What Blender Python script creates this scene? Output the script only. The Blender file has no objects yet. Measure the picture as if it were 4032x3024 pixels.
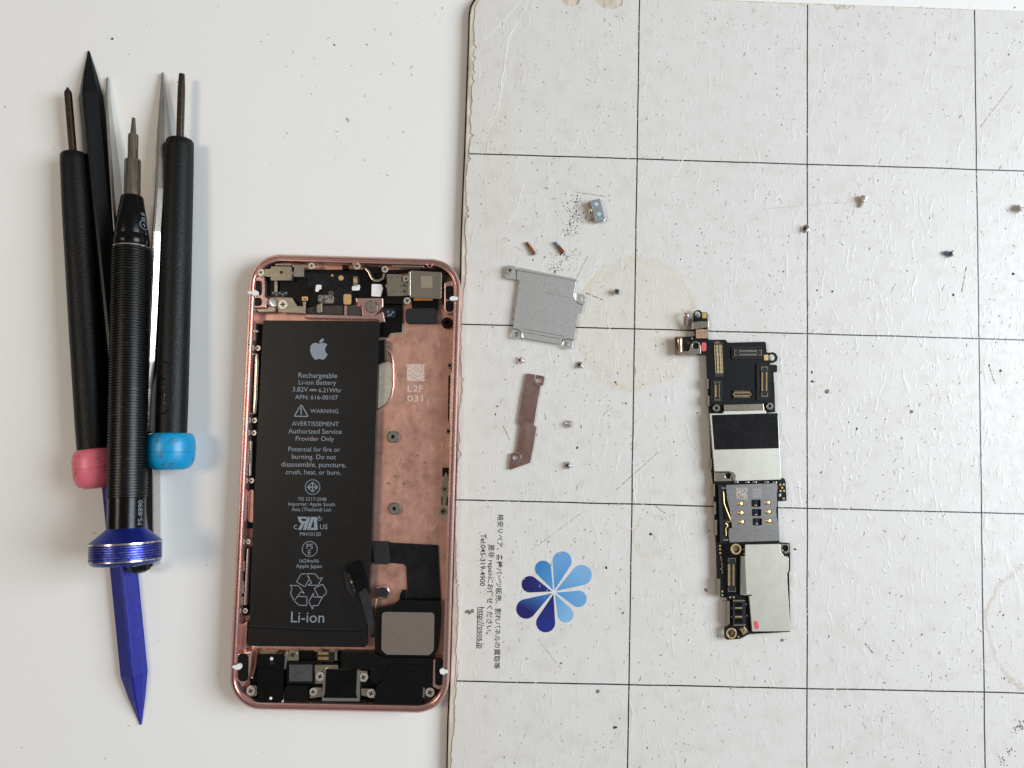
import bpy, bmesh, math, random
from mathutils import Vector, Matrix
from mathutils.geometry import tessellate_polygon
from mathutils.noise import noise as wear_noise
random.seed(7)
scene = bpy.context.scene
col = scene.collection
U = 0.001                                   # everything below is written in millimetres
MAT_Z = 3.0                                 # top of the repair mat above the table
PITCH = 48.5                                # pitch of the printed grid

# ------------------------------------------------------------------ camera
RC = ((0.99953604, -0.02585008, -0.01610827),
      (0.02685222, 0.99749372, 0.06546175),
      (0.01437571, -0.06586392, 0.99772505))
CG = (-36.83414774, 127.33813175, -212.65098194)
FPX, W0, H0 = 3030.0, 4032, 3024
CAM = Vector((CG[0], -CG[1], MAT_Z - CG[2]))
row = [Vector((r[0], -r[1], -r[2])) for r in RC]            # right, down, forward in world axes
cam_data = bpy.data.cameras.new('camera'); cam = bpy.data.objects.new('camera', cam_data)
col.objects.link(cam); scene.camera = cam
cam_data.sensor_width = 36; cam_data.lens = FPX * 36 / W0
cam_data.clip_start = 0.01; cam_data.clip_end = 20
rx, ry, rz = row[0], -row[1], -row[2]
cam.matrix_world = Matrix(((rx.x, ry.x, rz.x, CAM.x * U), (rx.y, ry.y, rz.y, CAM.y * U),
                           (rx.z, ry.z, rz.z, CAM.z * U), (0, 0, 0, 1)))

# ------------------------------------------------------------------ light
world = bpy.data.worlds.new('World'); scene.world = world; world.use_nodes = True
bg = world.node_tree.nodes['Background']
wt = world.node_tree; wc = wt.nodes.new('ShaderNodeTexCoord'); ws = wt.nodes.new('ShaderNodeSeparateXYZ'); wr_ = wt.nodes.new('ShaderNodeValToRGB')
wt.links.new(wc.outputs['Generated'], ws.inputs[0]); wt.links.new(ws.outputs[2], wr_.inputs[0]); wg = wt.nodes.new('ShaderNodeVectorMath'); wg.operation = 'SCALE'; wm = wt.nodes.new('ShaderNodeMath'); wm.operation = 'MULTIPLY_ADD'
wm.inputs[1].default_value = 0.5; wm.inputs[2].default_value = 0.95                               # the window side of the room is the brighter one
wt.links.new(ws.outputs[0], wm.inputs[0]); wt.links.new(wr_.outputs[0], wg.inputs[0]); wt.links.new(wm.outputs[0], wg.inputs[3]); wt.links.new(wg.outputs[0], bg.inputs[0])
wr_.color_ramp.elements[0].position = 0.0; wr_.color_ramp.elements[0].color = (.30, .28, .26, 1)      # dim walls, paler ceiling
wr_.color_ramp.elements[1].position = 0.7; wr_.color_ramp.elements[1].color = (1.0, .99, .97, 1)
we = wr_.color_ramp.elements.new(.97); we.color = (.60, .585, .56, 1)                # whoever leans over the bench dims the zenith
bg.inputs[1].default_value = 0.28
def area(name, loc, target, sx, sy, watts, colr):
    l = bpy.data.lights.new(name, 'AREA'); l.shape = 'RECTANGLE'; l.size = sx * U; l.size_y = sy * U
    l.energy = watts; l.color = colr
    o = bpy.data.objects.new(name, l); col.objects.link(o); o.location = Vector(loc) * U
    o.rotation_euler = (Vector(target) - Vector(loc)).to_track_quat('-Z', 'Y').to_euler()
    return o
area('window_light', (740, -40, 560), (0, -110, 0), 460, 540, 9.6, (0.82, 0.91, 1.0))
area('room_light', (-640, -60, 900), (-80, -120, 0), 240, 240, 2.5, (1.0, 0.83, 0.66))
scene.view_settings.view_transform = 'Standard'; scene.view_settings.look = 'None'
scene.view_settings.gamma = 1; scene.view_settings.exposure = 0.22
scene.view_settings.use_curve_mapping = False
scene.render.engine = 'CYCLES'

# ------------------------------------------------------------------ geometry helpers
def P(px, py, z):
    """point at height z (mm) whose position was measured at photo pixel px,py"""
    d = row[0] * ((px - W0 / 2) / FPX) + row[1] * ((py - H0 / 2) / FPX) + row[2]
    return CAM + d * ((z - CAM.z) / d.z)
class View:
    def __init__(s, x0, y0, k): s.x0, s.y0, s.k = x0, y0, k
    def px(s, x, y): return (s.x0 + x / s.k, s.y0 + y / s.k)
    def at(s, x, y, z): return P(*s.px(x, y), z)
S = View(0, 0, 1)
A = View(200, 150, 1.8429); B = View(200, 1000, 1.6586); C = View(200, 1900, 1.6586)
D = View(900, 980, 2.4043); EE = View(900, 1280, 2.0739); F = View(900, 2050, 2.4043); G = View(900, 2500, 2.4043)
Hh = View(2600, 1200, 3.0164); I = View(2700, 1700, 3.6867); J = View(2700, 2100, 3.6067)
K = View(1900, 700, 2.37); L = View(1900, 1350, 2.765); M = View(1780, 2000, 1.62); N = View(3000, 700, 1.6589)
Q = View(2300, 1400, 1.8433)

def fillet(pts, r, n=4):
    out = []; m = len(pts)
    for i in range(m):
        p0, p1, p2 = Vector(pts[i - 1][:2]), Vector(pts[i][:2]), Vector(pts[(i + 1) % m][:2])
        a, b = p0 - p1, p2 - p1
        la, lb = a.length, b.length
        if la < 1e-6 or lb < 1e-6: continue
        a /= la; b /= lb
        ang = a.angle(b)
        if ang > 3.0 or r <= 0: out.append(p1); continue
        t = min(r / math.tan(ang / 2), la * .45, lb * .45)
        s, e = p1 + a * t, p1 + b * t
        for k in range(n + 1):
            u = k / n; out.append(s * (1 - u) ** 2 + p1 * 2 * u * (1 - u) + e * u * u)
    return out
def circle(c, r, n=24, ry=None):
    ry = r if ry is None else ry
    return [Vector((c[0] + r * math.cos(2 * math.pi * k / n), c[1] + ry * math.sin(2 * math.pi * k / n))) for k in range(n)]
def plus(c, r, w, ang=0):
    q = [(r, -w), (r, w), (w, w), (w, r), (-w, r), (-w, w), (-r, w), (-r, -w), (-w, -w), (-w, -r), (w, -r), (w, -w)]
    ca, sa = math.cos(ang), math.sin(ang)
    return [Vector((c[0] + x * ca - y * sa, c[1] + x * sa + y * ca)) for x, y in q]
def area2(p): return sum(p[i - 1][0] * p[i][1] - p[i][0] * p[i - 1][1] for i in range(len(p)))
def shape(V, sh, z):
    """('r',x0,y0,x1,y1[,r]) | ('c',x,y,r) | list of view points -> 2D mm outline at height z"""
    if sh[0] == 'r':
        x0, y0, x1, y1 = sh[1:5]; r = sh[5] if len(sh) > 5 else 0
        p = [V.at(x0, y0, z), V.at(x1, y0, z), V.at(x1, y1, z), V.at(x0, y1, z)]
        return fillet(p, r) if r else [q.xy for q in p]
    if sh[0] == 'c':
        c = V.at(sh[1], sh[2], z); r = (V.at(sh[1] + sh[3], sh[2], z) - c).length
        return circle(c, r, 28)
    if sh[0] == 'f':
        return fillet([V.at(x, y, z) for x, y in sh[2:]], sh[1])
    return [V.at(x, y, z).xy for x, y in sh]

class Mesh:
    def __init__(s): s.v = []; s.f = []; s.m = []
    def add(s, v, f, mi=0):
        o = len(s.v); s.v += [Vector(x) for x in v]
        for q in f: s.f.append([o + i for i in q]); s.m.append(mi)
    def slab(s, pts, z0, z1, holes=(), mi=0, top=True, bottom=True):
        loops = [list(pts)] + [list(h) for h in holes]
        loops = [(l if (area2(l) > 0) == (i == 0) else l[::-1]) for i, l in enumerate(loops)]
        flat = [p for l in loops for p in l]; n = len(flat)
        tri = tessellate_polygon([[Vector((p[0], p[1], 0)) for p in l] for l in loops])
        v = [(p[0], p[1], z1) for p in flat] + [(p[0], p[1], z0) for p in flat]; f = []
        for t in tri:
            a, b, c = t
            if (flat[b][0] - flat[a][0]) * (flat[c][1] - flat[a][1]) - (flat[c][0] - flat[a][0]) * (flat[b][1] - flat[a][1]) < 0: t = (a, c, b)
            if top: f.append(tuple(t))
            if bottom: f.append(tuple(n + i for i in t[::-1]))
        o = 0
        for l in loops:
            m = len(l)
            for i in range(m):
                j = (i + 1) % m; f.append((o + j, o + i, n + o + i, n + o + j))
            o += m
        s.add(v, f, mi); return s
    def lathe(s, p0, p1, prof, seg=32, mi=0, caps=True, sq=1.0):
        p0, p1 = Vector(p0), Vector(p1); ax = (p1 - p0).normalized()
        up = Vector((0, 0, 1)) if abs(ax.z) < .9 else Vector((0, 1, 0))
        e1 = ax.cross(up).normalized(); e2 = e1.cross(ax).normalized()
        v = []; f = []
        for t, r in prof:
            for k in range(seg):
                a = 2 * math.pi * k / seg; v.append(p0 + ax * t + e1 * r * math.cos(a) + e2 * r * sq * math.sin(a))
        for i in range(len(prof) - 1):
            for k in range(seg):
                j = (k + 1) % seg; f.append((i * seg + k, i * seg + j, (i + 1) * seg + j, (i + 1) * seg + k))
        if caps:
            f.append(tuple(range(seg))[::-1]); f.append(tuple((len(prof) - 1) * seg + k for k in range(seg)))
        s.add(v, f, mi); return s
    def sweep(s, loops, mi=0, closed=True, cap=False):
        n = len(loops[0]); v = [p for l in loops for p in l]; f = []
        for i in range(len(loops) - 1):
            for k in range(n if closed else n - 1):
                j = (k + 1) % n; f.append((i * n + k, i * n + j, (i + 1) * n + j, (i + 1) * n + k))
        if cap: f.append(tuple(range(n))[::-1]); f.append(tuple((len(loops) - 1) * n + k for k in range(n)))
        s.add(v, f, mi); return s
    def tube(s, pts, r, seg=8, mi=0, flat=1.0):
        pts = [Vector(p) for p in pts]; loops = []
        for i, p in enumerate(pts):
            d = (pts[min(i + 1, len(pts) - 1)] - pts[max(i - 1, 0)]).normalized()
            up = Vector((0, 0, 1)) if abs(d.z) < .95 else Vector((0, 1, 0))
            e1 = d.cross(up).normalized(); e2 = e1.cross(d)
            rr = r[i] if isinstance(r, (list, tuple)) else r
            loops.append([p + e1 * rr * math.cos(2 * math.pi * k / seg) + e2 * rr * flat * math.sin(2 * math.pi * k / seg) for k in range(seg)])
        return s.sweep(loops, mi, True, True)
    def prism(s, sec0, sec1, mi=0): return s.sweep([sec0, sec1], mi, True, True)

ORIG = {}
def link(o, parent):
    col.objects.link(o)
    if parent is not None: o.parent = parent
def thing(name, label, cat, loc, group=None):
    o = bpy.data.objects.new(name, None); o.empty_display_size = 0.005
    link(o, None); o.location = Vector(loc) * U; ORIG[o.name] = Vector(loc)
    o['label'] = label; o['category'] = cat
    if group: o['group'] = group
    return o
def tag(o, label, cat, group=None):
    o['label'] = label; o['category'] = cat
    if group: o['group'] = group
    return o
def build(name, mesh, mats, parent=None, bevel=0, smooth=False, origin=None, segs=2):
    if not isinstance(mats, (list, tuple)): mats = [mats]
    if origin is None:
        xs = [p.x for p in mesh.v]; ys = [p.y for p in mesh.v]; zs = [p.z for p in mesh.v]
        origin = ((min(xs) + max(xs)) / 2, (min(ys) + max(ys)) / 2, min(zs))
    origin = Vector(origin)
    me = bpy.data.meshes.new(name)
    me.from_pydata([(p - origin) * U for p in mesh.v], [], mesh.f)
    for m in mats: me.materials.append(m)
    for p, mi in zip(me.polygons, mesh.m): p.material_index = mi
    bm = bmesh.new(); bm.from_mesh(me)
    bmesh.ops.recalc_face_normals(bm, faces=bm.faces); bm.to_mesh(me); bm.free()
    if smooth:
        me.polygons.foreach_set('use_smooth', [True] * len(me.polygons))
        try: me.set_sharp_from_angle(angle=math.radians(38))
        except Exception: pass
    o = bpy.data.objects.new(name, me); link(o, parent)
    o.location = (origin - (ORIG[parent.name] if parent is not None else Vector())) * U
    ORIG[o.name] = origin
    if bevel:
        b = o.modifiers.new('bevel', 'BEVEL'); b.width = bevel * U; b.segments = segs
        b.limit_method = 'ANGLE'; b.angle_limit = math.radians(40); b.use_clamp_overlap = True
        b.harden_normals = False
    return o
def part(name, parent, V, sh, z0, z1, m, bevel=0.08, holes=(), r=0):
    p = shape(V, sh, z1)
    if r: p = fillet(p, r)
    return build(name, Mesh().slab(p, z0, z1, [shape(V, h, z1) for h in holes]), m, parent, bevel)

def text_mesh(body, d0, d1, z, mesh, height=None, mi=0, warp=None, bold=0.0):
    """text whose baseline runs from d0 to d1 (2D mm); outlines come from the default font"""
    cu = bpy.data.curves.new('txt', 'FONT'); cu.body = body; cu.size = 1; cu.resolution_u = 3; cu.offset = bold
    o = bpy.data.objects.new('txt', cu); col.objects.link(o)
    dg = bpy.context.evaluated_depsgraph_get(); me = bpy.data.meshes.new_from_object(o.evaluated_get(dg))
    vs = [v.co.copy() for v in me.vertices]; fs = [tuple(p.vertices) for p in me.polygons]
    bpy.data.objects.remove(o); bpy.data.curves.remove(cu); bpy.data.meshes.remove(me)
    if not vs: return
    x0 = min(v.x for v in vs); x1 = max(v.x for v in vs)
    d0, d1 = Vector(d0[:2]), Vector(d1[:2]); dd = d1 - d0; k = dd.length / (x1 - x0); dd.normalize()
    up = Vector((-dd.y, dd.x)); ky = k
    if height: ky = height
    out = []
    for v in vs:
        q = d0 + dd * ((v.x - x0) * k) + up * (v.y * ky); out.append(Vector((q.x, q.y, z)))
    if warp: out = [warp(q) for q in out]
    mesh.add(out, fs, mi)

# ------------------------------------------------------------------ material helpers
def lin(c): return tuple(((x / 255) / 12.92 if x / 255 <= .04045 else ((x / 255 + .055) / 1.055) ** 2.4) for x in c) + (1,)
class Nodes:
    def __init__(s, m): s.t = m.node_tree; s.n = s.t.nodes
    def new(s, t, **kw):
        o = s.n.new(t)
        for k, v in kw.items(): setattr(o, k, v)
        return o
    def set(s, sock, v):
        if hasattr(v, 'is_output'): s.t.links.new(v, sock)
        else: sock.default_value = v
    def math(s, op, a, b=0.0, c=None, clamp=False):
        o = s.new('ShaderNodeMath', operation=op, use_clamp=clamp); s.set(o.inputs[0], a); s.set(o.inputs[1], b)
        if c is not None: s.set(o.inputs[2], c)
        return o.outputs[0]
    def vmath(s, op, a, b=(0, 0, 0), out=0):
        o = s.new('ShaderNodeVectorMath', operation=op); s.set(o.inputs[0], a)
        if op == 'SCALE': s.set(o.inputs[3], b)
        else: s.set(o.inputs[1], b)
        return o.outputs[out]
    def mix(s, f, a, b, blend='MIX'):
        o = s.new('ShaderNodeMix', data_type='RGBA', blend_type=blend); s.set(o.inputs[0], f); s.set(o.inputs[6], a); s.set(o.inputs[7], b)
        return o.outputs[2]
    def noise(s, vec, scale, detail=3, rough=.55, out=0, dist=0.0):
        o = s.new('ShaderNodeTexNoise'); s.set(o.inputs['Vector'], vec); o.inputs['Scale'].default_value = scale
        o.inputs['Detail'].default_value = detail; o.inputs['Roughness'].default_value = rough; o.inputs['Distortion'].default_value = dist
        return o.outputs[out]
    def ramp(s, f, a, b): 
        o = s.new('ShaderNodeMapRange'); s.set(o.inputs[0], f); o.inputs[1].default_value = a; o.inputs[2].default_value = b
        return o.outputs[0]
def base_mat(name):
    m = bpy.data.materials.new(name); m.use_nodes = True
    n = Nodes(m); bs = m.node_tree.nodes['Principled BSDF']
    tc = n.new('ShaderNodeTexCoord'); mm = n.vmath('SCALE', tc.outputs['Object'], 1000.0)
    return m, n, bs, mm
def mat(name, c, metal=0.0, rough=.5, var=.12, scale=.6, bump=0.0, bscale=3.0, stretch=None, rvar=.1, spec=.5, coat=0.0, c2=None):
    m, n, bs, mm = base_mat(name)
    v = n.vmath('MULTIPLY', mm, stretch) if stretch else mm
    f = n.noise(v, scale, 4)
    c0 = lin(c); dark = tuple(x * (1 - var * 1.6) for x in c0[:3]) + (1,)
    light = lin(c2) if c2 else tuple(min(1, x * (1 + var)) for x in c0[:3]) + (1,)
    n.set(bs.inputs['Base Color'], n.mix(n.ramp(f, .3, .7), dark, light))
    bs.inputs['Metallic'].default_value = metal
    r = n.noise(v, scale * 3, 2)
    n.set(bs.inputs['Roughness'], n.math('ADD', n.math('MULTIPLY', r, rvar * 2), rough - rvar, clamp=True))
    bs.inputs['Specular IOR Level'].default_value = spec
    if coat: bs.inputs['Coat Weight'].default_value = coat; bs.inputs['Coat Roughness'].default_value = .15
    if bump:
        b = n.new('ShaderNodeBump'); b.inputs['Strength'].default_value = 1; b.inputs['Distance'].default_value = bump * U
        n.set(b.inputs['Height'], n.noise(v, bscale, 3)); n.set(bs.inputs['Normal'], b.outputs[0])
    return m

MT = {}
MT['rose'] = mat('rose_gold', (222, 182, 174), 0.9, .24, .03, .3, 0, 2, rvar=.04)
MT['rose_dark'] = mat('rose_gold_inner', (192, 146, 134), 0.85, .34, .10, .4, .006, 2)
MT['black'] = mat('black_plastic', (7, 7, 8), 0, .42, .2, .5, .006, 4, spec=.2)
MT['flex'] = mat('black_flex', (7, 7, 8), 0, .3, .3, .3, .01, 1, spec=.2)
MT['tape'] = mat('black_tape', (22, 21, 24), 0, .22, .35, .3, .03, .8, spec=.4)
MT['foam'] = mat('black_foam', (36, 35, 35), 0, .95, .5, 3.0, .08, 4)
MT['pad'] = mat('dark_pad', (58, 50, 45), 0, .7, .2, 1, .02, 5)
MT['wrap'] = mat('battery_wrap', (15, 15, 16), 0, .40, .10, .15, .05, .12, spec=.3)
MT['ink'] = mat('grey_print', (128, 138, 148), 0, .5, .12, 2)
MT['steel'] = mat('steel', (200, 196, 190), .95, .2, .04, .8, 0, 3, rvar=.05)
MT['screw'] = mat('nickel_screw', (216, 211, 202), .8, .34, .05, 2, rvar=.05)
MT['bracket'] = mat('bracket_steel', (184, 175, 158), .92, .24, .015, .3, 0, 4, rvar=.05)
MT['slot'] = mat('recess_dark', (58, 53, 47), .6, .45, .1, 2)
MT['gold'] = mat('gold_contact', (224, 188, 128), .75, .32, .1, 2)
MT['white'] = mat('white_plastic', (228, 226, 224), 0, .5, .04, 1)
MT['offwhite'] = mat('grey_pad', (168, 158, 140), 0, .6, .12, .8, .02, 3)
MT['orange'] = mat('orange_flex', (190, 120, 40), 0, .4, .2, 2)
MT['pcb'] = mat('board_black', (8, 10, 13), 0, .42, .25, .8, .006, 4, spec=.22)
MT['conn'] = mat('connector_dark', (24, 27, 32), 0, .5, .2, 2, spec=.3)
MT['red'] = mat('red_ink', (214, 84, 92), 0, .5, .1, 2)
MT['sim'] = mat('tray_steel', (152, 149, 147), .9, .34, .05, .5, .008, 3, stretch=(1, 4, 1))
MT['plate'] = mat('plate_steel', (208, 209, 207), .82, .38, .02, .9, 0, 5)
MT['bronze'] = mat('bronze_plate', (178, 132, 120), .88, .3, .10, .16, .001, 4, c2=(188, 164, 154))
MT['copper'] = mat('bronze_screw', (150, 96, 70), .9, .3, .15, 2)
MT['blue_lock'] = mat('blue_threadlock', (96, 118, 146), .4, .4, .2, 2)
MT['rubber'] = mat('soft_handle', (9, 10, 11), 0, .46, .2, .4, .12, 1.8, spec=.26)
MT['gloss_black'] = mat('black_anodised', (9, 9, 10), .3, .24, .2, .4, .001, 4, spec=.3)
MT['nylon'] = mat('black_nylon', (8, 10, 11), 0, .36, .15, .4, .004, 3, spec=.26)
MT['blue_nylon'] = mat('blue_nylon', (16, 26, 132), 0, .4, .12, .4, .015, 3)
MT['blue_anod'] = mat('blue_anodised', (46, 52, 168), .75, .33, .1, .6, .004, 5)
MT['shaft'] = mat('dark_steel', (92, 78, 70), .95, .26, .12, .6, .001, 3)
MT['bit'] = mat('bit_steel', (158, 148, 134), .97, .2, .10, .5, 0, 2, rvar=.06)
MT['tweezer'] = mat('tweezer_steel', (198, 193, 186), .97, .2, .03, .4, 0, 3, rvar=.04)
def cap_mat(name, c):
    m, n, bs, mm = base_mat(name)
    f = n.math('MULTIPLY', n.ramp(n.noise(mm, .28, 3), .56, .66), n.ramp(n.noise(mm, 1.6, 4), .42, .6))
    n.set(bs.inputs['Base Color'], n.mix(n.math('MULTIPLY', f, .75), lin(c), lin((70, 52, 34))))
    bs.inputs['Roughness'].default_value = .36
    return m
MT['pink_cap'] = cap_mat('pink_cap', (226, 112, 128)); MT['blue_cap'] = cap_mat('cyan_cap', (0, 140, 190))
PX0, PX1, PY0, PY1, PR = -106.75, -48.55, -201.75, -79.35, 8.6
def milled_mat():
    m, n, bs, mm = base_mat('milled_rose_gold')
    ctr = View(900, 1280, 2.0739); rings = None; rg = random.Random(11)
    lst = [(1500, 690, 74), (1470, 680, 58), (1590, 990, 76), (1680, 992, 78), (1730, 985, 70), (1340, 1100, 84), (1490, 1180, 92), (1460, 1130, 80), (1700, 70, 72), (1740, 60, 60), (1480, 150, 60), (1350, 1300, 70), (1650, 160, 66), (1640, 1600, 70), (1560, 1620, 60), (1300, 1600, 64), (1420, 420, 60), (1690, 640, 70), (1700, 1250, 80), (1400, 800, 60), (1560, 520, 66), (1660, 1420, 74)]
    for x, y, r in lst:
        for rr_, hh in ((r, 1.0), (r * rg.uniform(.72, .86), .6)):
            p = ctr.at(x + rg.uniform(-6, 6), y, 1.4) - Vector(((PX0 + PX1) / 2, (PY0 + PY1) / 2, 0)); R_ = rr_ / 2.0739 / 14.2
            d = n.vmath('LENGTH', n.vmath('MULTIPLY', n.vmath('SUBTRACT', mm, (p.x, p.y, 0)), (1, 1, 0)), out=1)
            v = n.math('MULTIPLY', n.math('SUBTRACT', 1.0, n.math('DIVIDE', n.math('ABSOLUTE', n.math('SUBTRACT', d, R_)), .17), clamp=True), hh)
            rings = v if rings is None else n.math('MAXIMUM', rings, v)
    rings = n.math('MULTIPLY', rings, n.ramp(n.noise(mm, .25, 2), .35, .6))
    fine = n.noise(n.vmath('MULTIPLY', mm, (1, .3, 1)), .6, 5)
    b = n.new('ShaderNodeBump'); b.inputs['Distance'].default_value = .018 * U
    n.set(b.inputs['Height'], n.math('ADD', n.math('MULTIPLY', rings, 1.1), n.math('MULTIPLY', fine, 1.3)))
    n.set(bs.inputs['Normal'], b.outputs[0])
    n.set(bs.inputs['Base Color'], n.mix(n.math('MULTIPLY', rings, .16), n.mix(fine, lin((186, 142, 128)), lin((212, 170, 156))), lin((236, 208, 196))))
    bs.inputs['Metallic'].default_value = .9; n.set(bs.inputs['Roughness'], n.ramp(n.noise(mm, .3, 3), -.35, 1.6))
    return m
MT['milled'] = milled_mat()
def dots_mat():
    m, n, bs, mm = base_mat('dotted_shield')
    sp = n.new('ShaderNodeSeparateXYZ'); n.set(sp.inputs[0], mm)
    dx = n.math('PINGPONG', sp.outputs[0], .42); dy = n.math('PINGPONG', sp.outputs[1], .42)
    d = n.math('SQRT', n.math('ADD', n.math('MULTIPLY', dx, dx), n.math('MULTIPLY', dy, dy)))
    dot = n.math('LESS_THAN', d, .15)
    f = n.noise(mm, .4, 4)
    b1 = n.mix(f, lin((190, 186, 172)), lin((214, 212, 200)))
    n.set(bs.inputs['Base Color'], n.mix(n.math('MULTIPLY', dot, .16), b1, lin((120, 116, 104))))
    bs.inputs['Metallic'].default_value = .75; bs.inputs['Roughness'].default_value = .42
    return m
MT['dots'] = dots_mat()
def code_mat(name, a, b):
    m, n, bs, mm = base_mat(name)
    n.set(bs.inputs['Base Color'], n.mix(n.ramp(n.noise(mm, 1.6, 3, .7), .42, .58), lin(a), lin(b)))
    bs.inputs['Roughness'].default_value = .55; bs.inputs['Metallic'].default_value = .3
    return m
MT['etch'] = code_mat('etched_patch', (190, 160, 146), (214, 200, 190))
MT['etch_grey'] = code_mat('etched_grey_patch', (132, 112, 104), (186, 180, 174))
MT['mesh'] = code_mat('speaker_mesh', (44, 42, 40), (140, 132, 122))
MT['speaker'] = mat('speaker_plate', (122, 112, 104), .45, .5, .05, 1.2, .01, 5)

def petal_mat(name, a, b, ang):
    m, n, bs, mm = base_mat(name)
    sp = n.new('ShaderNodeSeparateXYZ'); n.set(sp.inputs[0], mm)
    t = n.math('ADD', n.math('MULTIPLY', sp.outputs[0], math.cos(ang)), n.math('MULTIPLY', sp.outputs[1], math.sin(ang)))
    f = n.ramp(t, -3.2, 3.6)
    n.set(bs.inputs['Base Color'], n.mix(f, lin(a), lin(b))); bs.inputs['Roughness'].default_value = .4
    return m

# ------------------------------------------------------------------ table
def table_mat():
    m, n, bs, mm = base_mat('white_laminate')
    f = n.noise(mm, .02, 4); g = n.noise(mm, .9, 5)
    c = n.mix(f, lin((225, 224, 220)), lin((231, 230, 227)))
    n.set(bs.inputs['Base Color'], n.mix(n.math('MULTIPLY', n.ramp(g, .62, .8), .25), c, lin((180, 172, 160))))
    bs.inputs['Roughness'].default_value = .5; bs.inputs['Specular IOR Level'].default_value = .35
    b = n.new('ShaderNodeBump'); b.inputs['Distance'].default_value = .02 * U; n.set(b.inputs['Height'], n.noise(mm, .7, 4)); n.set(bs.inputs['Normal'], b.outputs[0])
    return m
t = build('table', Mesh().slab([(-420, -420), (420, -420), (420, 200), (-420, 200)], -25, 0), table_mat(), origin=(0, 0, 0), bevel=1)
t['kind'] = 'structure'

# ------------------------------------------------------------------ repair mat
def print_mat():
    m, n, bs, mm = base_mat('printed_film')
    sp = n.new('ShaderNodeSeparateXYZ'); n.set(sp.inputs[0], mm); X, Y = sp.outputs[0], sp.outputs[1]
    big = n.noise(mm, .035, 4); midn = n.noise(mm, .25, 5)
    c = n.mix(big, lin((209, 206, 201)), lin((216, 214, 211)))
    c = n.mix(n.math('MULTIPLY', n.ramp(midn, .48, .78), .32), c, lin((186, 176, 160)))
    # film colour turns unevenly yellower towards the left edge
    edge = n.math('MULTIPLY', n.ramp(n.math('ADD', X, n.math('MULTIPLY', n.noise(mm, .08, 4), 18)), -24, -46), .18, clamp=True)
    c = n.mix(edge, c, lin((200, 186, 160)))
    wob = n.vmath('SCALE', n.vmath('SUBTRACT', n.noise(mm, .12, 4, .7, out=1), (.5, .5, .5)), 7.0)
    def ring(V, cx, cy, ex, ey, w, rim, inner, colr):
        nonlocal c
        p = V.at(cx, cy, MAT_Z); rx_ = (V.at(cx + ex, cy, MAT_Z) - p).length; ry_ = (V.at(cx, cy + ey, MAT_Z) - p).length
        q = n.vmath('SUBTRACT', n.vmath('ADD', mm, wob), (p.x, p.y, 0)); q = n.vmath('MULTIPLY', q, (1 / rx_, 1 / ry_, 0))
        d = n.vmath('LENGTH', q, out=1)
        wn = w / rx_
        rimf = n.math('SUBTRACT', 1.0, n.math('DIVIDE', n.math('ABSOLUTE', n.math('SUBTRACT', d, 1.0 - wn)), wn), clamp=True)
        patch = n.ramp(n.noise(mm, .1, 3), .3, .55)
        inn = n.math('LESS_THAN', d, 1.0)
        f = n.math('MAXIMUM', n.math('MULTIPLY', n.math('MULTIPLY', rimf, patch), rim), n.math('MULTIPLY', inn, inner))
        c = n.mix(f, c, lin(colr))
    ring(S, 2505, 1275, 250, 268, .9, .5, .17, (204, 188, 152))
    ring(Q, 495, 1300, 138, 165, .5, .5, .03, (198, 180, 148))
    ring(S, 4070, 2470, 190, 255, .8, .5, .03, (172, 148, 118))
    ring(N, 1520, 1225, 105, 135, .7, .3, .08, (190, 176, 156))
    ring(N, 430, 1410, 115, 130, .5, .32, .02, (190, 170, 140))
    ring(N, 960, 1430, 200, 200, .7, .2, .02, (190, 174, 150))
    ring(S, 1960, 700, 70, 330, 1.5, .2, .06, (205, 190, 155))
    # smudges: many small grey-brown marks
    sm = n.math('MULTIPLY', n.ramp(n.noise(n.vmath('MULTIPLY', mm, (1.5, .8, 1)), .5, 6, .75), .60, .74), n.ramp(n.noise(mm, .06, 3), .42, .62))
    c = n.mix(n.math('MULTIPLY', sm, .6), c, lin((150, 138, 120)))
    # printed grid
    wl = n.math('MULTIPLY', n.math('SUBTRACT', n.noise(mm, .05, 2), .5), .35)
    dx = n.math('PINGPONG', n.math('ADD', X, wl), PITCH / 2); dy = n.math('PINGPONG', n.math('ADD', Y, wl), PITCH / 2)
    lx = n.math('MULTIPLY', n.ramp(dx, .215, .15), n.math('GREATER_THAN', X, -20)); ly = n.math('MULTIPLY', n.ramp(dy, .215, .15), n.math('LESS_THAN', Y, -20))
    wear = n.ramp(n.noise(mm, 1.2, 4), .74, .62)
    lines = n.math('MULTIPLY', n.math('MAXIMUM', lx, ly, clamp=True), wear)
    c = n.mix(lines, c, lin((12, 12, 13)))
    n.set(bs.inputs['Base Color'], c)
    n.set(bs.inputs['Roughness'], n.ramp(n.noise(mm, .4, 4), -.32, 1.75)); bs.inputs['Specular IOR Level'].default_value = .5
    # dents, pinches and fine creases in the film
    wv_ = n.vmath('SCALE', n.noise(mm, .07, 3, out=1), 5.0)
    an = n.vmath('MULTIPLY', n.vmath('ADD', mm, wv_), (1.0, .22, 1.0))
    ridge = n.math('SUBTRACT', 1.0, n.math('MULTIPLY', n.math('ABSOLUTE', n.math('SUBTRACT', n.noise(an, .22, 1, .5), .5)), 26.0), clamp=True)
    ridge = n.math('MULTIPLY', ridge, n.ramp(n.noise(an, .5, 3), .50, .72))
    dv = n.vmath('MULTIPLY', n.vmath('ADD', mm, wv_), (1.25, .5, 1.0))
    dents = n.ramp(n.noise(dv, .75, 2, .5), .60, .80)
    pits = n.ramp(n.noise(n.vmath('MULTIPLY', mm, (1.5, .8, 1)), 1.1, 2, .5), .64, .8)
    fine = n.noise(mm, .5, 3, .5)
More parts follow.
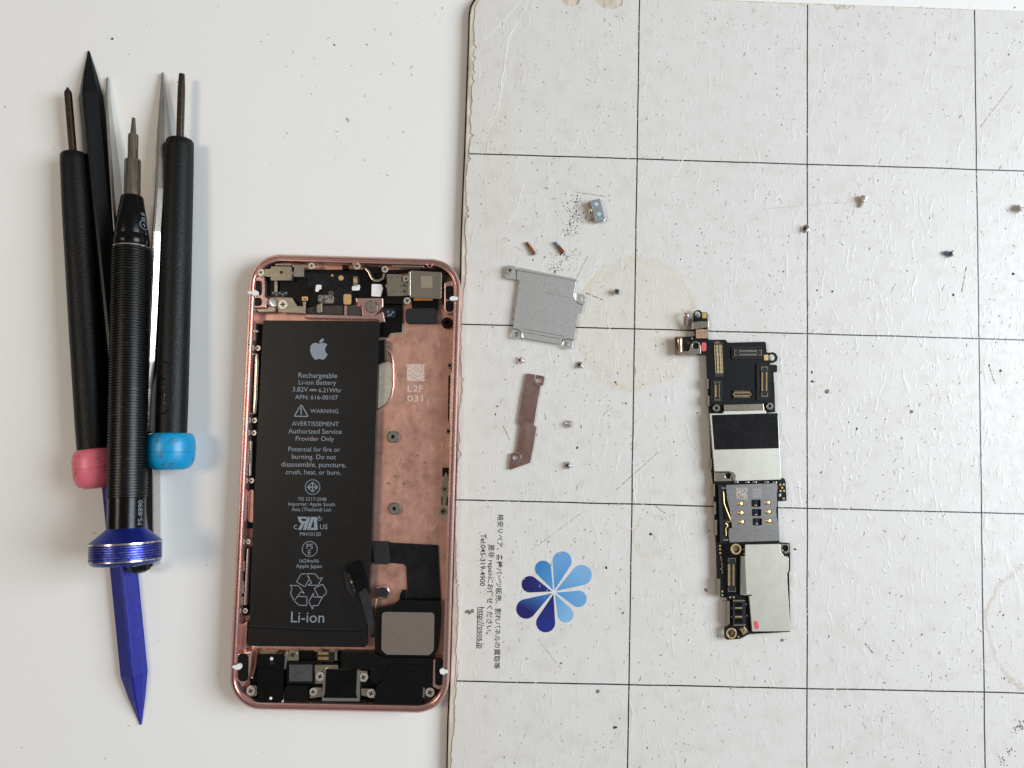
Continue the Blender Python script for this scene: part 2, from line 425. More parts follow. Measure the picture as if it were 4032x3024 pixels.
    h = n.math('ADD', n.math('ADD', n.math('MULTIPLY', ridge, .8), n.math('MULTIPLY', dents, .7)), n.math('ADD', n.math('MULTIPLY', fine, .2), n.math('MULTIPLY', pits, .35)))
    b = n.new('ShaderNodeBump'); b.inputs['Distance'].default_value = .085 * U; n.set(b.inputs['Height'], h); n.set(bs.inputs['Normal'], b.outputs[0])
    return m
rm = thing('repair_mat', 'white gridded repair mat with worn edges and a blue petal flower printed on it', 'mat', (0, 0, 0))
left_edge = [(1906, -27), (1882, -12), (1866, 6), (1856, 26), (1850, 56), (1848, 135), (1840, 361), (1832, 587), (1819, 904), (1813, 1175), (1806, 1447), (1803, 1600), (1800, 1776), (1794, 1960), (1789, 2144), (1784, 2329), (1773, 2697), (1766, 2835), (1762, 3024), (1755, 3400)]
right_edge = [(4600, 3400), (4600, 62), (4032, 42), (2941, 1), (1960, -33)]
outer = [P(x, y, MAT_Z - .1).xy for x, y in left_edge + right_edge]
build('core', Mesh().slab(outer, 0.01, MAT_Z - .25), mat('greyboard', (206, 196, 178), 0, .85, .22, .3, .12, .5, stretch=(3, .4, 1)), rm, .25)
rnd = random.Random(3)
film = []; walk = 0
def jag(x, y): return (x + rnd.uniform(-5, 5), y)
for k in range(0, 300):
    y = -20 + k * 11.3 + rnd.uniform(-4, 4)
    for (xa, ya), (xb, yb) in zip(left_edge, left_edge[1:]):
        if ya <= y < yb: xe = xa + (xb - xa) * (y - ya) / (yb - ya); break
    else: continue
    walk = walk * .8 + rnd.uniform(-4, 4)
    base = 10 + walk * .7 + 5 * math.sin(y / 190.) + 4 * math.sin(y / 403. + 1)
    if 700 < y < 1250: base += 13 * math.sin((y - 700) / 550 * math.pi)
    if 2300 < y < 2900: base += 6
    if rnd.random() < .06: base += rnd.uniform(6, 14)
    film.append((xe + max(4, base) + rnd.uniform(-1.5, 1.5), y))
top = [(4600, 63), (4032, 46), (3700, 36), (3400, 22), (3355, 24), (3335, 36), (3290, 36), (3278, 20), (3100, 16), (2960, 8), (2660, -4), (2455, -8), (2448, 22), (2415, 36), (2375, 32), (2345, 10), (2330, -12), (2290, -13), (2275, 18), (2245, 26), (2215, 10), (2200, -14), (1960, -25), (1925, -20)]
film_pts = [P(x, y, MAT_Z).xy for x, y in film + [(4600, 3400)] + top]
build('printed_film', Mesh().slab(film_pts, MAT_Z - .26, MAT_Z), print_mat(), rm, origin=(0, 0, 0))
# dark underside lip seen along the left edge
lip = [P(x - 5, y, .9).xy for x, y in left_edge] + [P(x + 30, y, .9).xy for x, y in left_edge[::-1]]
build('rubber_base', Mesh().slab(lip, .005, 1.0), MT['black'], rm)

# writing on the mat
ZP = MAT_Z + .02
tx = Mesh()
def mtext(s, a, b, hgt=None): text_mesh(s, M.at(*a, ZP), M.at(*b, ZP), ZP, tx, hgt, bold=.012)
mtext('格安リペア、各種パーツ販売、割れパネルの買取等', (294, 40), (269, 1026))
mtext('是非 repairにお任せください。', (236, 232), (220, 806))
mtext('Tel:045-319-4900', (184, 165), (178, 498))
mtext('http://osos.jp', (172, 632), (166, 897))
u0, u1 = M.at(167, 632, ZP), M.at(161, 897, ZP); wv = Vector((-.22, 0, 0))
tx.add([u0, u1, u1 + wv, u0 + wv], [(0, 1, 2, 3)])
build('printed_text', tx, mat('black_print', (30, 29, 30), 0, .5, .2, 2), rm)
cx, cy = 650, 537
petals = [((702, 338), 61, (74, 140, 194), (100, 154, 202)), ((826, 428), 65, (82, 144, 196), (118, 168, 210)), ((806, 580), 53, (80, 142, 194), (104, 160, 206)),
          ((724, 680), 51, (84, 148, 198), (126, 176, 214)), ((597, 733), 61, (26, 22, 92), (30, 40, 124)), ((472, 644), 63, (58, 120, 186), (24, 22, 94)),
          ((496, 487), 53, (28, 44, 118), (24, 20, 92)), ((580, 388), 52, (78, 150, 200), (54, 122, 182))]
for (hx, hy), r, ca, cb in petals:
    a0 = math.atan2(hy - cy, hx - cx); ax_, ay_ = cx + 13 * math.cos(a0), cy + 13 * math.sin(a0)
    dd = math.hypot(hx - ax_, hy - ay_); th = math.acos(min(1, r / dd)); aa = math.atan2(ay_ - hy, ax_ - hx)
    pts = [(ax_, ay_)]
    for k in range(25):
        g = aa + th + (2 * math.pi - 2 * th) * k / 24; pts.append((hx + r * math.cos(g), hy + r * math.sin(g)))
    pm = Mesh(); q = [M.at(x, y, ZP) for x, y in pts]; c0 = M.at(hx, hy, ZP)
    pm.add(q + [c0], [(i, (i + 1) % len(q), len(q)) for i in range(len(q))])
    build('flower_petal', pm, petal_mat('petal_print', ca, cb, -a0 + .6), rm, origin=((q[0] + c0) / 2))
# creases of the film, thin raised folds
crm = mat('crease_film', (226, 224, 219), 0, .32, .05, .4)
for pl, r in (([(2055, 0), (2010, 50), (1965, 100), (1915, 150), (1872, 170)], .22), ([(2080, 0), (2040, 90), (2000, 150), (1990, 260), (1972, 330), (1965, 430), (1930, 500), (1885, 590), (1872, 640)], .24),
              ([(2040, 60), (2012, 140), (1985, 230), (1990, 300), (1962, 400), (1905, 520), (1880, 560)], .18), ([(2300, 460), (2275, 560), (2215, 640)], .14), ([(2740, 575), (2690, 625), (2655, 700), (2630, 748)], .18),
              ([(3235, 180), (3225, 300), (3200, 420), (3188, 520), (3120, 590)], .17), ([(3300, 40), (3295, 200), (3270, 320), (3250, 440)], .14), ([(2380, 980), (2320, 1100), (2280, 1150)], .2),
              ([(2070, 700), (2050, 760), (2040, 820), (1940, 1000)], .18), ([(2440, 1400), (2425, 1440), (2410, 1480)], .16), ([(2190, 1570), (2180, 1600), (2175, 1620)], .15), ([(2508, 1890), (2502, 1920), (2510, 1960)], .2),
              ([(1830, 2280), (1815, 2420), (1800, 2560), (1795, 2700)], .16), ([(2860, 1640), (2870, 1690)], .12), ([(3660, 1230), (3690, 1280), (3720, 1330)], .15), ([(3700, 1260), (3760, 1340)], .12)):
    pp = []
    for (xa, ya), (xb, yb) in zip(pl, pl[1:]):
        for k in range(6):
            u = k / 6; pp.append(P(xa + (xb - xa) * u + rnd.uniform(-4, 4), ya + (yb - ya) * u, MAT_Z - .05))
    pp.append(P(*pl[-1], MAT_Z - .05))
    cr = Mesh().tube(pp, [r * (.35 + .65 * math.sin(math.pi * min(1, .08 + i / len(pp)))) for i in range(len(pp))], 8, flat=.6)
    build('film_crease', cr, crm, rm, smooth=True)
# dirt: pits, fibres and scuffs (specks are flat flakes lying on the film)
def fleck(mesh, c, r, asp, ang, z, rn):
    n = 7; ca, sa = math.cos(ang), math.sin(ang); q = []
    for k in range(n):
        a = 2 * math.pi * k / n; rr = r * rn.uniform(.65, 1.25); x, y = rr * asp * math.cos(a), rr * math.sin(a)
        q.append(Vector((c[0] + x * ca - y * sa, c[1] + x * sa + y * ca, z)))
    mesh.add(q, [tuple(range(n))], 0)
def dirt(name, groups, parent, z):
    for colr, rough, pts in groups:
        mm_ = Mesh()
        for i, (c, r, asp, ang) in enumerate(pts): fleck(mm_, c, r, asp, ang, z + .00004 * i, rnd)
        o = build(name, mm_, mat('dirt', colr, 0, .8, .3, 1), parent); o['kind'] = 'stuff'
        if parent is None: tag(o, 'tiny dark dust specks scattered on the white table', 'dust')
def on_mat(): 
    while True:
        x, y = rnd.uniform(1880, 4032), rnd.uniform(20, 3024)
        if rnd.random() > .3 + 1.4 * max(0, wear_noise(Vector((x / 420, y / 420, 3.3))) + .32): continue
        return P(x, y, MAT_Z).xy
dark, brown, pale = [], [], []
for _ in range(560): dark.append((on_mat(), abs(rnd.gauss(0, .06)) + .06, rnd.choice((1, 1, 1.4, 2)), rnd.uniform(0, 6)))
for _ in range(860):
    a_ = rnd.choice((1, 1.3, 1.8, 3, 7)); brown.append((on_mat(), (abs(rnd.gauss(0, .08)) + .07) / (a_ ** .45), a_, rnd.gauss(1.2, .7)))
for _ in range(1000):
    a_ = rnd.choice((1.2, 2, 3, 6, 9)); pale.append((on_mat(), (abs(rnd.gauss(0, .11)) + .09) / (a_ ** .45), a_, rnd.gauss(1.35, .5)))
for x, y, r in ((835, 200, 3), (850, 330, 6), (850, 390, 6), (880, 240, 4), (820, 470, 4), (800, 520, 5), (875, 370, 4), (900, 340, 4), (740, 750, 4), (690, 840, 5), (810, 740, 6), (670, 870, 4)):
    for _ in range(20):
        dark.append((K.at(x + rnd.gauss(0, 34), y + rnd.gauss(0, 42), MAT_Z).xy, abs(rnd.gauss(0, .05)) + .05, rnd.choice((1, 2, 3)), rnd.uniform(.8, 2.2)))
for V, x, y, r in ((N, 460, 742, .34), (N, 360, 735, .25), (N, 1640, 628, .42), (N, 425, 1395, .6), (N, 327, 1330, .4), (N, 975, 1530, .55), (N, 620, 1640, .35), (Q, 485, 1295, .42), (Q, 160, 1540, .4), (N, 1250, 765, .4), (N, 1485, 1225, .3), (N, 1560, 1260, .35),
                 (J, 1370, 1520, .5), (J, 285, 800, .45), (J, 1550, 225, .35), (K, 470, 765, .2), (K, 580, 740, .2), (L, 1030, 1140, .35), (L, 160, 690, .25), (L, 1450, 430, .3), (L, 1560, 660, .25), (M, 110, 665, .6), (M, 95, 660, .5), (M, 130, 655, .5), (M, 1040, 1400, .4), (M, 930, 1170, .5)):
    (dark if r < .45 else brown).append((V.at(x, y, MAT_Z).xy, r, rnd.uniform(1, 1.4), rnd.uniform(0, 6)))
rgt = View(3200, 2000, 1.62)
for x, y in ((1325, 1390), (1260, 1560), (1210, 1610), (1300, 1410), (1340, 1380)):
    for _ in range(14): dark.append((rgt.at(x + rnd.gauss(0, 16), y + rnd.gauss(0, 16), MAT_Z).xy, .12, 1.5, rnd.uniform(0, 6)))
def scratch(lst, V, a, b, w, n=26):
    for k in range(n):
        u = (k + rnd.random()) / n; p = V.at(a[0] + (b[0] - a[0]) * u, a[1] + (b[1] - a[1]) * u, MAT_Z); d = V.at(*b, MAT_Z) - V.at(*a, MAT_Z)
        lst.append((p.xy, w * rnd.uniform(.5, 1.1), d.length / n / w * .7, math.atan2(d.y, d.x)))
scratch(brown, Q, (235, 972), (540, 700), .085); scratch(brown, K, (850, 130), (1160, 178), .10); scratch(brown, N, (840, 752), (872, 695), .12, 8); scratch(brown, N, (1305, 745), (1335, 580), .13, 12)
scratch(brown, Q, (510, 1085), (585, 1143), .12, 8); scratch(brown, K, (880, 930), (980, 735), .09); scratch(brown, K, (960, 1075), (1125, 1140), .15, 12); scratch(brown, L, (225, 905), (298, 1060), .1, 10)
scratch(pale, M, (505, 270), (840, 20), .12); scratch(pale, N, (0, 205), (580, 155), .06, 40); scratch(brown, rgt, (335, 865), (383, 925), .2, 8); scratch(brown, N, (1480, 1220), (1525, 1350), .12, 12); scratch(pale, S, (3860, 500), (3990, 330), .14)
scratch(brown, K, (380, 690), (300, 640), .08, 8); scratch(pale, M, (545, 835), (700, 1030), .12)
dirt('dirt_specks', [((58, 50, 42), .8, dark), ((126, 112, 96), .8, brown), ((182, 174, 160), .8, pale)], rm, MAT_Z + .012)
td = [(P(243 * 1.8228, 84 * 1.8228, .01).xy, .33, 1.1, .6), (P(508, 214, .01).xy, .13, 1, 0)]
for _ in range(90):
    x, y = rnd.uniform(0, 1840), rnd.uniform(0, 3024)
    td.append((P(x, y, .01).xy, abs(rnd.gauss(0, .06)) + .05, rnd.choice((1, 2, 4)), rnd.uniform(0, 3)))
for _ in range(60):
    x, y = rnd.uniform(1000, 1800), rnd.uniform(0, 700)
    td.append((P(x, y, .01).xy, abs(rnd.gauss(0, .07)) + .05, rnd.choice((1, 2, 5)), rnd.uniform(0, 3)))
dirt('table_dust', [((112, 104, 96), .8, td[2:3] + td[3::3]), ], None, .012)
for q, lab in ((td[0], 'black crumb on the white table, up and right of the black pry stick tip'), (td[1], 'pinhead sized dark crumb on the white table, above the gap between the tweezer tips')):
    c3 = Vector((q[0].x, q[0].y, 0)); rr_ = q[1]
    cm_ = Mesh().lathe(c3, c3 + Vector((0, 0, 1)), [(.01, rr_ * .8), (rr_ * .4, rr_), (rr_ * .9, rr_ * .6), (rr_ * 1.1, rr_ * .15)], 7)
    tag(build('crumb', cm_, mat('crumb', (26, 24, 23), 0, .8, .2, 1)), lab, 'crumb', 'crumbs on the table')
o = Mesh()
for i, q in enumerate([x for j, x in enumerate(td) if j > 3 and j % 3]): fleck(o, q[0], q[1], q[2], q[3], .012 + .00004 * i, rnd)
fleck(o, P(1368, 471, .01).xy, .55, 1.1, 1, .0125, rnd)
o = tag(build('table_dust', o, mat('pale_dust', (176, 166, 148), 0, .8, .2, 1)), 'pale beige lint and crumbs scattered on the white table', 'dust'); o['kind'] = 'stuff'

# ------------------------------------------------------------------ tools
def V3(V, x, y, z): return V.at(x, y, z)
def prof_from(pts):      # [(distance, radius)]
    return pts
def screwdriver(name, label, tip, neck, back, ztip, zneck, zback, shaft_r, prof_rel, cap_prof, cap_m, tip_kind, group):
    a, b, c = P(*tip, ztip), P(*neck, zneck), P(*back, zback)
    root = thing(name, label, 'screwdriver', (b.x, b.y, 0), group)
    ax = (c - b).normalized(); Lh = (c - b).length
    d = (b - a); Ls = d.length
    m = Mesh()
    if tip_kind == 'cross':
        m.lathe(a, b, [(0, shaft_r * .28), (.5, shaft_r * .45), (1.3, shaft_r * .95), (2.2, shaft_r), (Ls + 2, shaft_r)], 20)
    else:
        m.lathe(a, b, [(0, shaft_r * .75), (.2, shaft_r * .8), (4, shaft_r * .98), (6, shaft_r), (Ls + 2, shaft_r)], 20)
    build('shaft', m, MT['shaft'], root, smooth=True)
    build('handle', Mesh().lathe(b, c, [(t * Lh, r) for t, r in prof_rel], 40), MT['rubber'], root, smooth=True)
    capm = Mesh().lathe(c, c + ax * 10, cap_prof, 40)
    cap = build('end_cap', capm, cap_m, root, smooth=True)
    return root, b, c, ax
pink, pb, pc, pax = screwdriver('screwdriver', 'black screwdriver with a pink end cap and a thin cross tip', (266, 345), (288, 606), (374, 1776), 3.6, 3.5, 6.0, 1.02,
    [(0, 2.9), (.006, 3.25), (.03, 3.4), (.2, 3.75), (.6, 4.15), (.92, 4.35), (1.0, 4.3)],
    [(-.4, 4.5), (0, 5.0), (.8, 5.45), (2.5, 5.7), (4.55, 5.75), (4.65, 5.6), (4.8, 5.6), (4.9, 5.75), (7.0, 5.6), (8.6, 5.1), (9.4, 4.4), (9.5, 3.6), (9.9, 3.3), (10, 0.3)], MT['pink_cap'], 'cross', 'screwdrivers with coloured end caps')
blue, bb, bc, bax = screwdriver('screwdriver', 'black screwdriver with a cyan blue end cap and a flat slanted tip', (716, 292), (708.5, 553), (673, 1712), 4.1, 4.1, 6.3, 1.02,
    [(0, 3.3), (.006, 3.65), (.03, 3.7), (.1, 3.8), (.5, 4.05), (.9, 4.15), (1.0, 4.05)],
    [(-.4, 5.0), (0, 5.6), (.8, 6.1), (2.5, 6.3), (4.45, 6.35), (4.55, 6.2), (4.7, 6.2), (4.8, 6.35), (6.5, 6.2), (8.0, 5.7), (8.9, 4.9), (9.0, 4.2), (9.3, 3.9), (9.4, .3)], MT['blue_cap'], 'flat', 'screwdrivers with coloured end caps')
# embossed oval on the blue capped handle, wrapped round it
def wrap_on(b, c, rad, du):
    ax = (c - b).normalized(); side = ax.cross(Vector((0, 0, 1))).normalized(); up = side.cross(ax).normalized()
    def f(q):                                          # q: x along the axis (mm), y round it (mm), z lift
        a = q.y / rad
        return b + ax * q.x + side * (math.sin(a) * (rad + q.z)) + up * (math.cos(a) * (rad + q.z))
    return f
wr = wrap_on(bb, bc, 4.13, 0)
def emboss(parent, name, wr, x0, x1, yc, hw, lift, m):
    ms = Mesh(); n = 30; outl = []
    for k in range(n):
        u = 2 * math.pi * k / n; outl.append((((x0 + x1) / 2) + (abs(math.cos(u)) ** .35 * (1 if math.cos(u) > 0 else -1)) * (x1 - x0) / 2, yc + (abs(math.sin(u)) ** .7 * (1 if math.sin(u) > 0 else -1)) * hw))
    v = [wr(Vector((x, y, -.3))) for x, y in outl] + [wr(Vector((x, y, lift))) for x, y in outl]
    f = [(i, (i + 1) % n, n + (i + 1) % n, n + i) for i in range(n)]
    h = n // 2
    for i in range(h): f.append((n + i, n + i + 1, n + (n - i - 1) % n, n + (n - i) % n) if 0 < i < h - 1 else (n + i, n + i + 1, n + (n - i - 1) % n) if i == 0 else (n + i, n + i + 1, n + (n - i) % n))
    ms.add(v, f); return build(name, ms, m, parent, smooth=True)
Lb = (bc - bb).length
em = emboss(blue, 'embossed_oval', wr, Lb * .763, Lb * .935, .9, 1.9, .12, MT['nylon'])
tm = Mesh(); text_mesh('ANEX', (Lb * .81, 2.75), (Lb * .905, 2.75), .17, tm, 2.2, warp=lambda q: wr(Vector((q.x, 4.35 - q.y, q.z))))
tm2 = Mesh(); 
build('embossed_lettering', tm, MT['gloss_black'], blue)

# black pry stick (spudger): hexagonal nylon bar with a pointed end
def stick(name, label, tip, shoulder, end, w0, zs, hgt, m, ridge, tail):
    root = None
    a, s_, e = P(*tip, zs[0]), P(*shoulder, zs[1]), P(*end, zs[2])
    ax = (e - s_); ax.z = 0; ax.normalize(); nrm = Vector((-ax.y, ax.x, 0))
    def sec(c, w, h, rs): 
        return [c + nrm * (w / 2), c + nrm * (w * .42) + Vector((0, 0, h * .5)), c + nrm * (w * rs) + Vector((0, 0, h)), c + nrm * (w * (rs - .12)) + Vector((0, 0, h)), c - nrm * (w * .45) + Vector((0, 0, h * .45)), c - nrm * (w / 2)]
    ms = Mesh(); tipc = Vector((a.x, a.y, zs[0]))
    loops = [sec(tipc, .5, .6, ridge), sec(tipc.lerp(s_, .12), w0 * .2, .9, ridge), sec(tipc.lerp(s_, .5), w0 * .58, hgt * .62, ridge), sec(s_, w0, hgt, ridge), sec(s_.lerp(e, .5), w0 * 1.02, hgt, ridge), sec(e, w0, hgt, ridge)]
    if tail: loops += [sec(e + ax * 1.6, w0 * .8, hgt * .7, ridge), sec(e + ax * 2.2, w0 * .4, hgt * .3, ridge)]
    ms.sweep(loops, 0, True, True)
    return tag(build(name, ms, m, None, .22, origin=(a.x, a.y, 0)), label, 'pry tool', 'pry sticks among the tools')
stick('pry_stick', 'black plastic pry stick with a long pointed tip', (350, 203), (364, 388), (552, 2222), 6.3, (0.02, .02, 4.7), 4.4, MT['nylon'], .02, True)
stick('pry_stick', 'blue plastic pry stick pointing down below the tools', (555, 2852), (532, 2648), (402, 1330), 6.9, (0.02, .02, .02), 4.4, MT['blue_nylon'], -.12, False)

# tweezers: two sprung arms standing on edge, joined at the back
tz = thing('tweezers', 'silver steel tweezers with two thin pointed arms spread apart', 'tweezers', P(590, 1800, 0))
def arm(pts, thick):
    ms = Mesh(); loops = []; cs = [P(x, y, z) for x, y, z, th in pts]
    for i, c in enumerate(cs):
        d = cs[min(i + 1, len(cs) - 1)] - cs[max(i - 1, 0)]; d.z = 0; d.normalize(); nn = Vector((-d.y, d.x, 0)); th = pts[i][3]; h = c.z
        b0 = Vector((c.x, c.y, .15))
        loops.append([b0 + nn * th * .5, c + nn * th * .5 - Vector((0, 0, .5 * th)), c - nn * th * .05, c - nn * th * .33, c - nn * th * .5 - Vector((0, 0, .12 * th)), b0 - nn * th * .5])
    ms.sweep(loops, 0, True, True); return ms
build('arm', arm([(422, 303, 1.0, .35), (418, 368, 1.8, .6), (422, 476, 3.0, .8), (433, 638, 4.6, .9), (446, 828, 5.6, .95), (455, 950, 6.0, 1.0), (490, 1200, 6.4, 1), (540, 1500, 6.6, 1), (566, 1700, 6.6, 1)], 1), MT['tweezer'], tz)
build('arm', arm([(638.5, 284, 1.2, .4), (634, 394, 3.0, 1.3), (630.5, 500, 5.0, 1.8), (628.5, 620, 6.8, 2.0), (623, 740, 8.0, 2.0), (612, 910, 9.0, 1.9), (609, 1000, 9.0, 1.9), (602, 1181, 9.0, 1.8), (592, 1422, 8.6, 1.7), (584, 1530, 7.5, 1.5), (578, 1700, 6.6, 1.3)], 1.4), MT['tweezer'], tz)
build('joined_end', Mesh().slab([P(x, y, 4.5).xy for x, y in ((552, 1690), (603, 1640), (606, 2225), (600, 2234), (560, 2234), (555, 2228))], .1, 4.5), MT['tweezer'], tz, .3)

# precision driver with ribbed grip
pn0, pn1 = P(526, 465, 7.6), P(494.5, 2222, 14.6)
ax = (pn1 - pn0); LP = ax.length; axn = ax / LP
def at_y(y): return (y - 465) / (2222 - 465) * LP
root = thing('precision_driver', 'slim black precision screwdriver with ribbed grip and blue knurled end knob', 'screwdriver', P(510, 1500, 0))
build('bit', Mesh().lathe(pn0, pn1, [(0, .42), (.15, .46), (at_y(530), .78), (at_y(534), .9), (at_y(536), 1.25), (at_y(540), 1.32), (at_y(638), 1.32), (at_y(640), 1.1), (at_y(642), 1.95), (at_y(646), 2.08), (at_y(798), 2.08)], 28), MT['bit'], root, smooth=True)
build('nose_cone', Mesh().lathe(pn0, pn1, [(at_y(794), 2.6), (at_y(798), 2.82), (at_y(953), 4.35), (at_y(955), 4.3), (at_y(958), 4.45), (at_y(985), 4.55), (at_y(996), 4.3), (at_y(1003), 4.1)], 36), MT['gloss_black'], root, smooth=True)
build('ring', Mesh().lathe(pn0, pn1, [(at_y(1001), 4.2), (at_y(1003), 4.72), (at_y(1008), 4.75), (at_y(1010), 4.2)], 36), MT['steel'], root, smooth=True)
pr = []; y0, y1, nr = 1010, 1975, 92
for k in range(nr):
    a, b_ = y0 + (y1 - y0) * k / nr, y0 + (y1 - y0) * (k + 1) / nr; w = b_ - a
    pr += [(at_y(a), 4.45), (at_y(a + w * .18), 4.45), (at_y(a + w * .32), 4.82), (at_y(a + w * .86), 4.84), (at_y(b_ - .01), 4.45)]
def grip_mat():
    m, n, bs, mm = base_mat('ribbed_grip')
    bs.inputs['Metallic'].default_value = .35
    f = n.math('MULTIPLY', n.ramp(n.noise(n.vmath('MULTIPLY', mm, (.5, 4.0, .5)), .9, 4, .7), .62, .74), .55)
    n.set(bs.inputs['Base Color'], n.mix(f, lin((9, 9, 9)), lin((140, 136, 130)))); bs.inputs['Roughness'].default_value = .34
    return m
build('ribbed_grip', Mesh().lathe(pn0, pn1, pr, 40), grip_mat(), root, smooth=True)
build('rear_sleeve', Mesh().lathe(pn0, pn1, [(at_y(1974), 4.2), (at_y(1976), 4.55), (at_y(2088), 4.55), (at_y(2092), 4.3)], 40), MT['gloss_black'], root, smooth=True)
kp = [(at_y(2088), 4.6), (at_y(2094), 4.95), (at_y(2136), 8.3), (at_y(2139), 8.55), (at_y(2145), 8.6), (at_y(2147), 8.2)]
for k in range(6):
    a = 2147 + k * 9; kp += [(at_y(a + 2), 8.2), (at_y(a + 3.2), 8.52), (at_y(a + 7.6), 8.52), (at_y(a + 8.8), 8.2)]
kp += [(at_y(2202), 8.45), (at_y(2207), 8.5), (at_y(2216), 8.0), (at_y(2221), 7.5), (at_y(2222), .3)]
def knob_mat():
    m, n, bs, mm = base_mat('blue_knob')
    g = n.new('ShaderNodeNewGeometry'); pt = n.ramp(g.outputs['Pointiness'], .52, .58)
    f = n.math('MULTIPLY', pt, n.ramp(n.noise(mm, 1.2, 4), .35, .6))
    n.set(bs.inputs['Base Color'], n.mix(n.math('MULTIPLY', f, .2), lin((30, 46, 140)), lin((205, 205, 212))))
    bs.inputs['Metallic'].default_value = .7; bs.inputs['Roughness'].default_value = .33
    return m
build('end_knob', Mesh().lathe(pn0, pn1, kp, 56), knob_mat(), root, smooth=True)
def band(y, rad, w=.18):
    return Mesh().lathe(pn0, pn1, [(at_y(y) - w, rad - .1), (at_y(y) - w, rad), (at_y(y) + w, rad), (at_y(y) + w, rad - .1)], 48, caps=False)
build('worn_rim', band(2142, 8.62, .22), MT['steel'], root, smooth=True)
build('worn_rim', band(2204.5, 8.53, .16), MT['steel'], root, smooth=True)
ww = wrap_on(pn0, pn1, 4.55, 0)
tm = Mesh(); text_mesh('FS-8890', (-at_y(2078), 2.9), (-at_y(1987), 2.9), .03, tm, None, warp=lambda q: ww(Vector((-q.x, q.y - 2.9 - 6.2, q.z))))
build('printed_number', tm, MT['ink'], root)
wc = wrap_on(pn0, pn1, 3.9, 0)
tm = Mesh(); text_mesh('⊕0.8', (-at_y(938), 2.7), (-at_y(868), 2.7), .22, tm, None, warp=lambda q: wc(Vector((-q.x, q.y - 2.7 - 5.5, q.z + (-q.x - at_y(905)) * .165 * 1.0))))
build('printed_size', tm, MT['ink'], root)

# ------------------------------------------------------------------ screws
def screw_head(c, r, z, h=.45, m=None, ang=.4):
    ms = Mesh(); c = Vector(c[:2])
    k = lambda q: circle(c, q, 22)
    ms.slab(circle(c, r, 22), z - h, z - .12, (), 0)
    ms.slab(circle(c, r * .88, 22), z - .12, z, [plus(c, r * .55, r * .17, ang)], 0, True, False)
    ms.slab(plus(c, r * .56, r * .18, ang), z - .118, z - .112, (), 1)
    return ms
def pscrew(parent, V, x, y, rv, z, m='screw', ang=.4, name='screw'):
    c = V.at(x, y, z); r = (V.at(x + rv, y, z) - c).length
    return build(name, screw_head(c, r, z, ang=ang), [MT[m], MT['slot']], parent)
def loose(proto_mesh, name, label, V, head, tip, hr, length, group, drop=None):
    z = MAT_Z + hr * .9
    h, t_ = V.at(*head, z), V.at(*tip, MAT_Z + .5); d = t_ - h
    o = bpy.data.objects.new(name, proto_mesh); col.objects.link(o)
    az = math.atan2(d.y, d.x)
    o.location = Vector((h.x, h.y, z)) * U; o.rotation_euler = (rnd.uniform(0, 1.5), drop if drop is not None else math.atan2(hr - .55, length), az)
    return tag(o, label, 'screw', group)
def screw_proto(hr, hh, sr, sl, mats, lock=None, flat=False, step=None):
    """axis +X from the driven face; recess faces -X"""
    ms = Mesh(); c = (0, 0)
    prof = [(0, hr * .86), (.08, hr * .97), (.18, hr), (hh, hr if not flat else sr)]
    ms.lathe((0, 0, 0), (1, 0, 0), prof, 22, 0, True)
    pl = plus((0, 0), hr * .55, hr * .16, .3)
    ms.add([(-.012, p.x, p.y) for p in pl] , [(0, 1, 2), (2, 3, 4), (4, 5, 2), (5, 6, 7), (7, 8, 5), (8, 9, 10), (10, 11, 8), (2, 5, 8), (8, 11, 2), (0, 2, 11)], 1)
    x = hh - .02
    if step: ms.lathe((0, 0, 0), (1, 0, 0), [(x, step[0]), (x + step[1], step[0])], 18, 0); x += step[1]
    pr = []; n = max(3, int((sl) / .26))
    for k in range(n): pr += [(x + sl * k / n, sr * .82), (x + sl * (k + .5) / n, sr)]
    pr.append((x + sl, sr * .7))
    ms.lathe((0, 0, 0), (1, 0, 0), pr, 16, 2 if lock else 0)
    me = bpy.data.meshes.new('loose_screw'); me.from_pydata([v * U for v in ms.v], [], ms.f)
    for m in mats: me.materials.append(m)
    for p, mi in zip(me.polygons, ms.m): p.material_index = mi; p.use_smooth = mi != 1
    me.set_sharp_from_angle(angle=math.radians(35)); return me
SG = 'small silver screws lying on the mat'
pm_ = screw_proto(1.02, .5, .55, 1.25, [MT['screw'], MT['slot']])
for lab, V, a, b in (('tiny silver screw lying just below the lower left corner of the grey shield plate', L, (402, 190), (445, 193)),
                     ('tiny silver screw lying below the lower right corner of the grey shield plate', L, (1048, 238), (1095, 258)),
                     ('tiny silver screw with its head turned right, beside the middle of the brown bracket', L, (972, 885), (905, 878)),
                     ('tiny silver screw level with the bottom end of the brown bracket', L, (918, 1335), (985, 1339))):
    loose(pm_, 'loose_screw', lab, V, a, b, 1.05, 1.6, SG, .3 if 'turned right' in lab else .8)
cp = screw_proto(.62, .45, .48, 1.7, [MT['copper'], MT['slot']], step=(.5, 1.9))
loose(cp, 'loose_screw', 'all bronze long screw left of the blue tipped bronze one, above the shield plate', K, (484, 714), (412, 604), .62, 4, 'bronze long screws on the mat')
cpb = screw_proto(.62, .45, .48, 1.5, [MT['copper'], MT['slot'], MT['blue_lock']], lock=True, step=(.5, 2.0))
loose(cpb, 'loose_screw', 'bronze long screw with blue thread coating on its tip', K, (756, 702), (678, 606), .62, 4, 'bronze long screws on the mat')
fl = screw_proto(1.25, .55, .52, 1.7, [MT['screw'], MT['slot']], flat=True)
loose(fl, 'loose_screw', 'silver flat head screw lying across a vertical grid line', N, (280, 332), (330, 345), 1.2, 2.2, SG, .75)
loose(fl, 'loose_screw', 'bright flat head screw at the right edge of the mat', N, (1692, 195), (1648, 216), 1.2, 2.2, SG, .75)
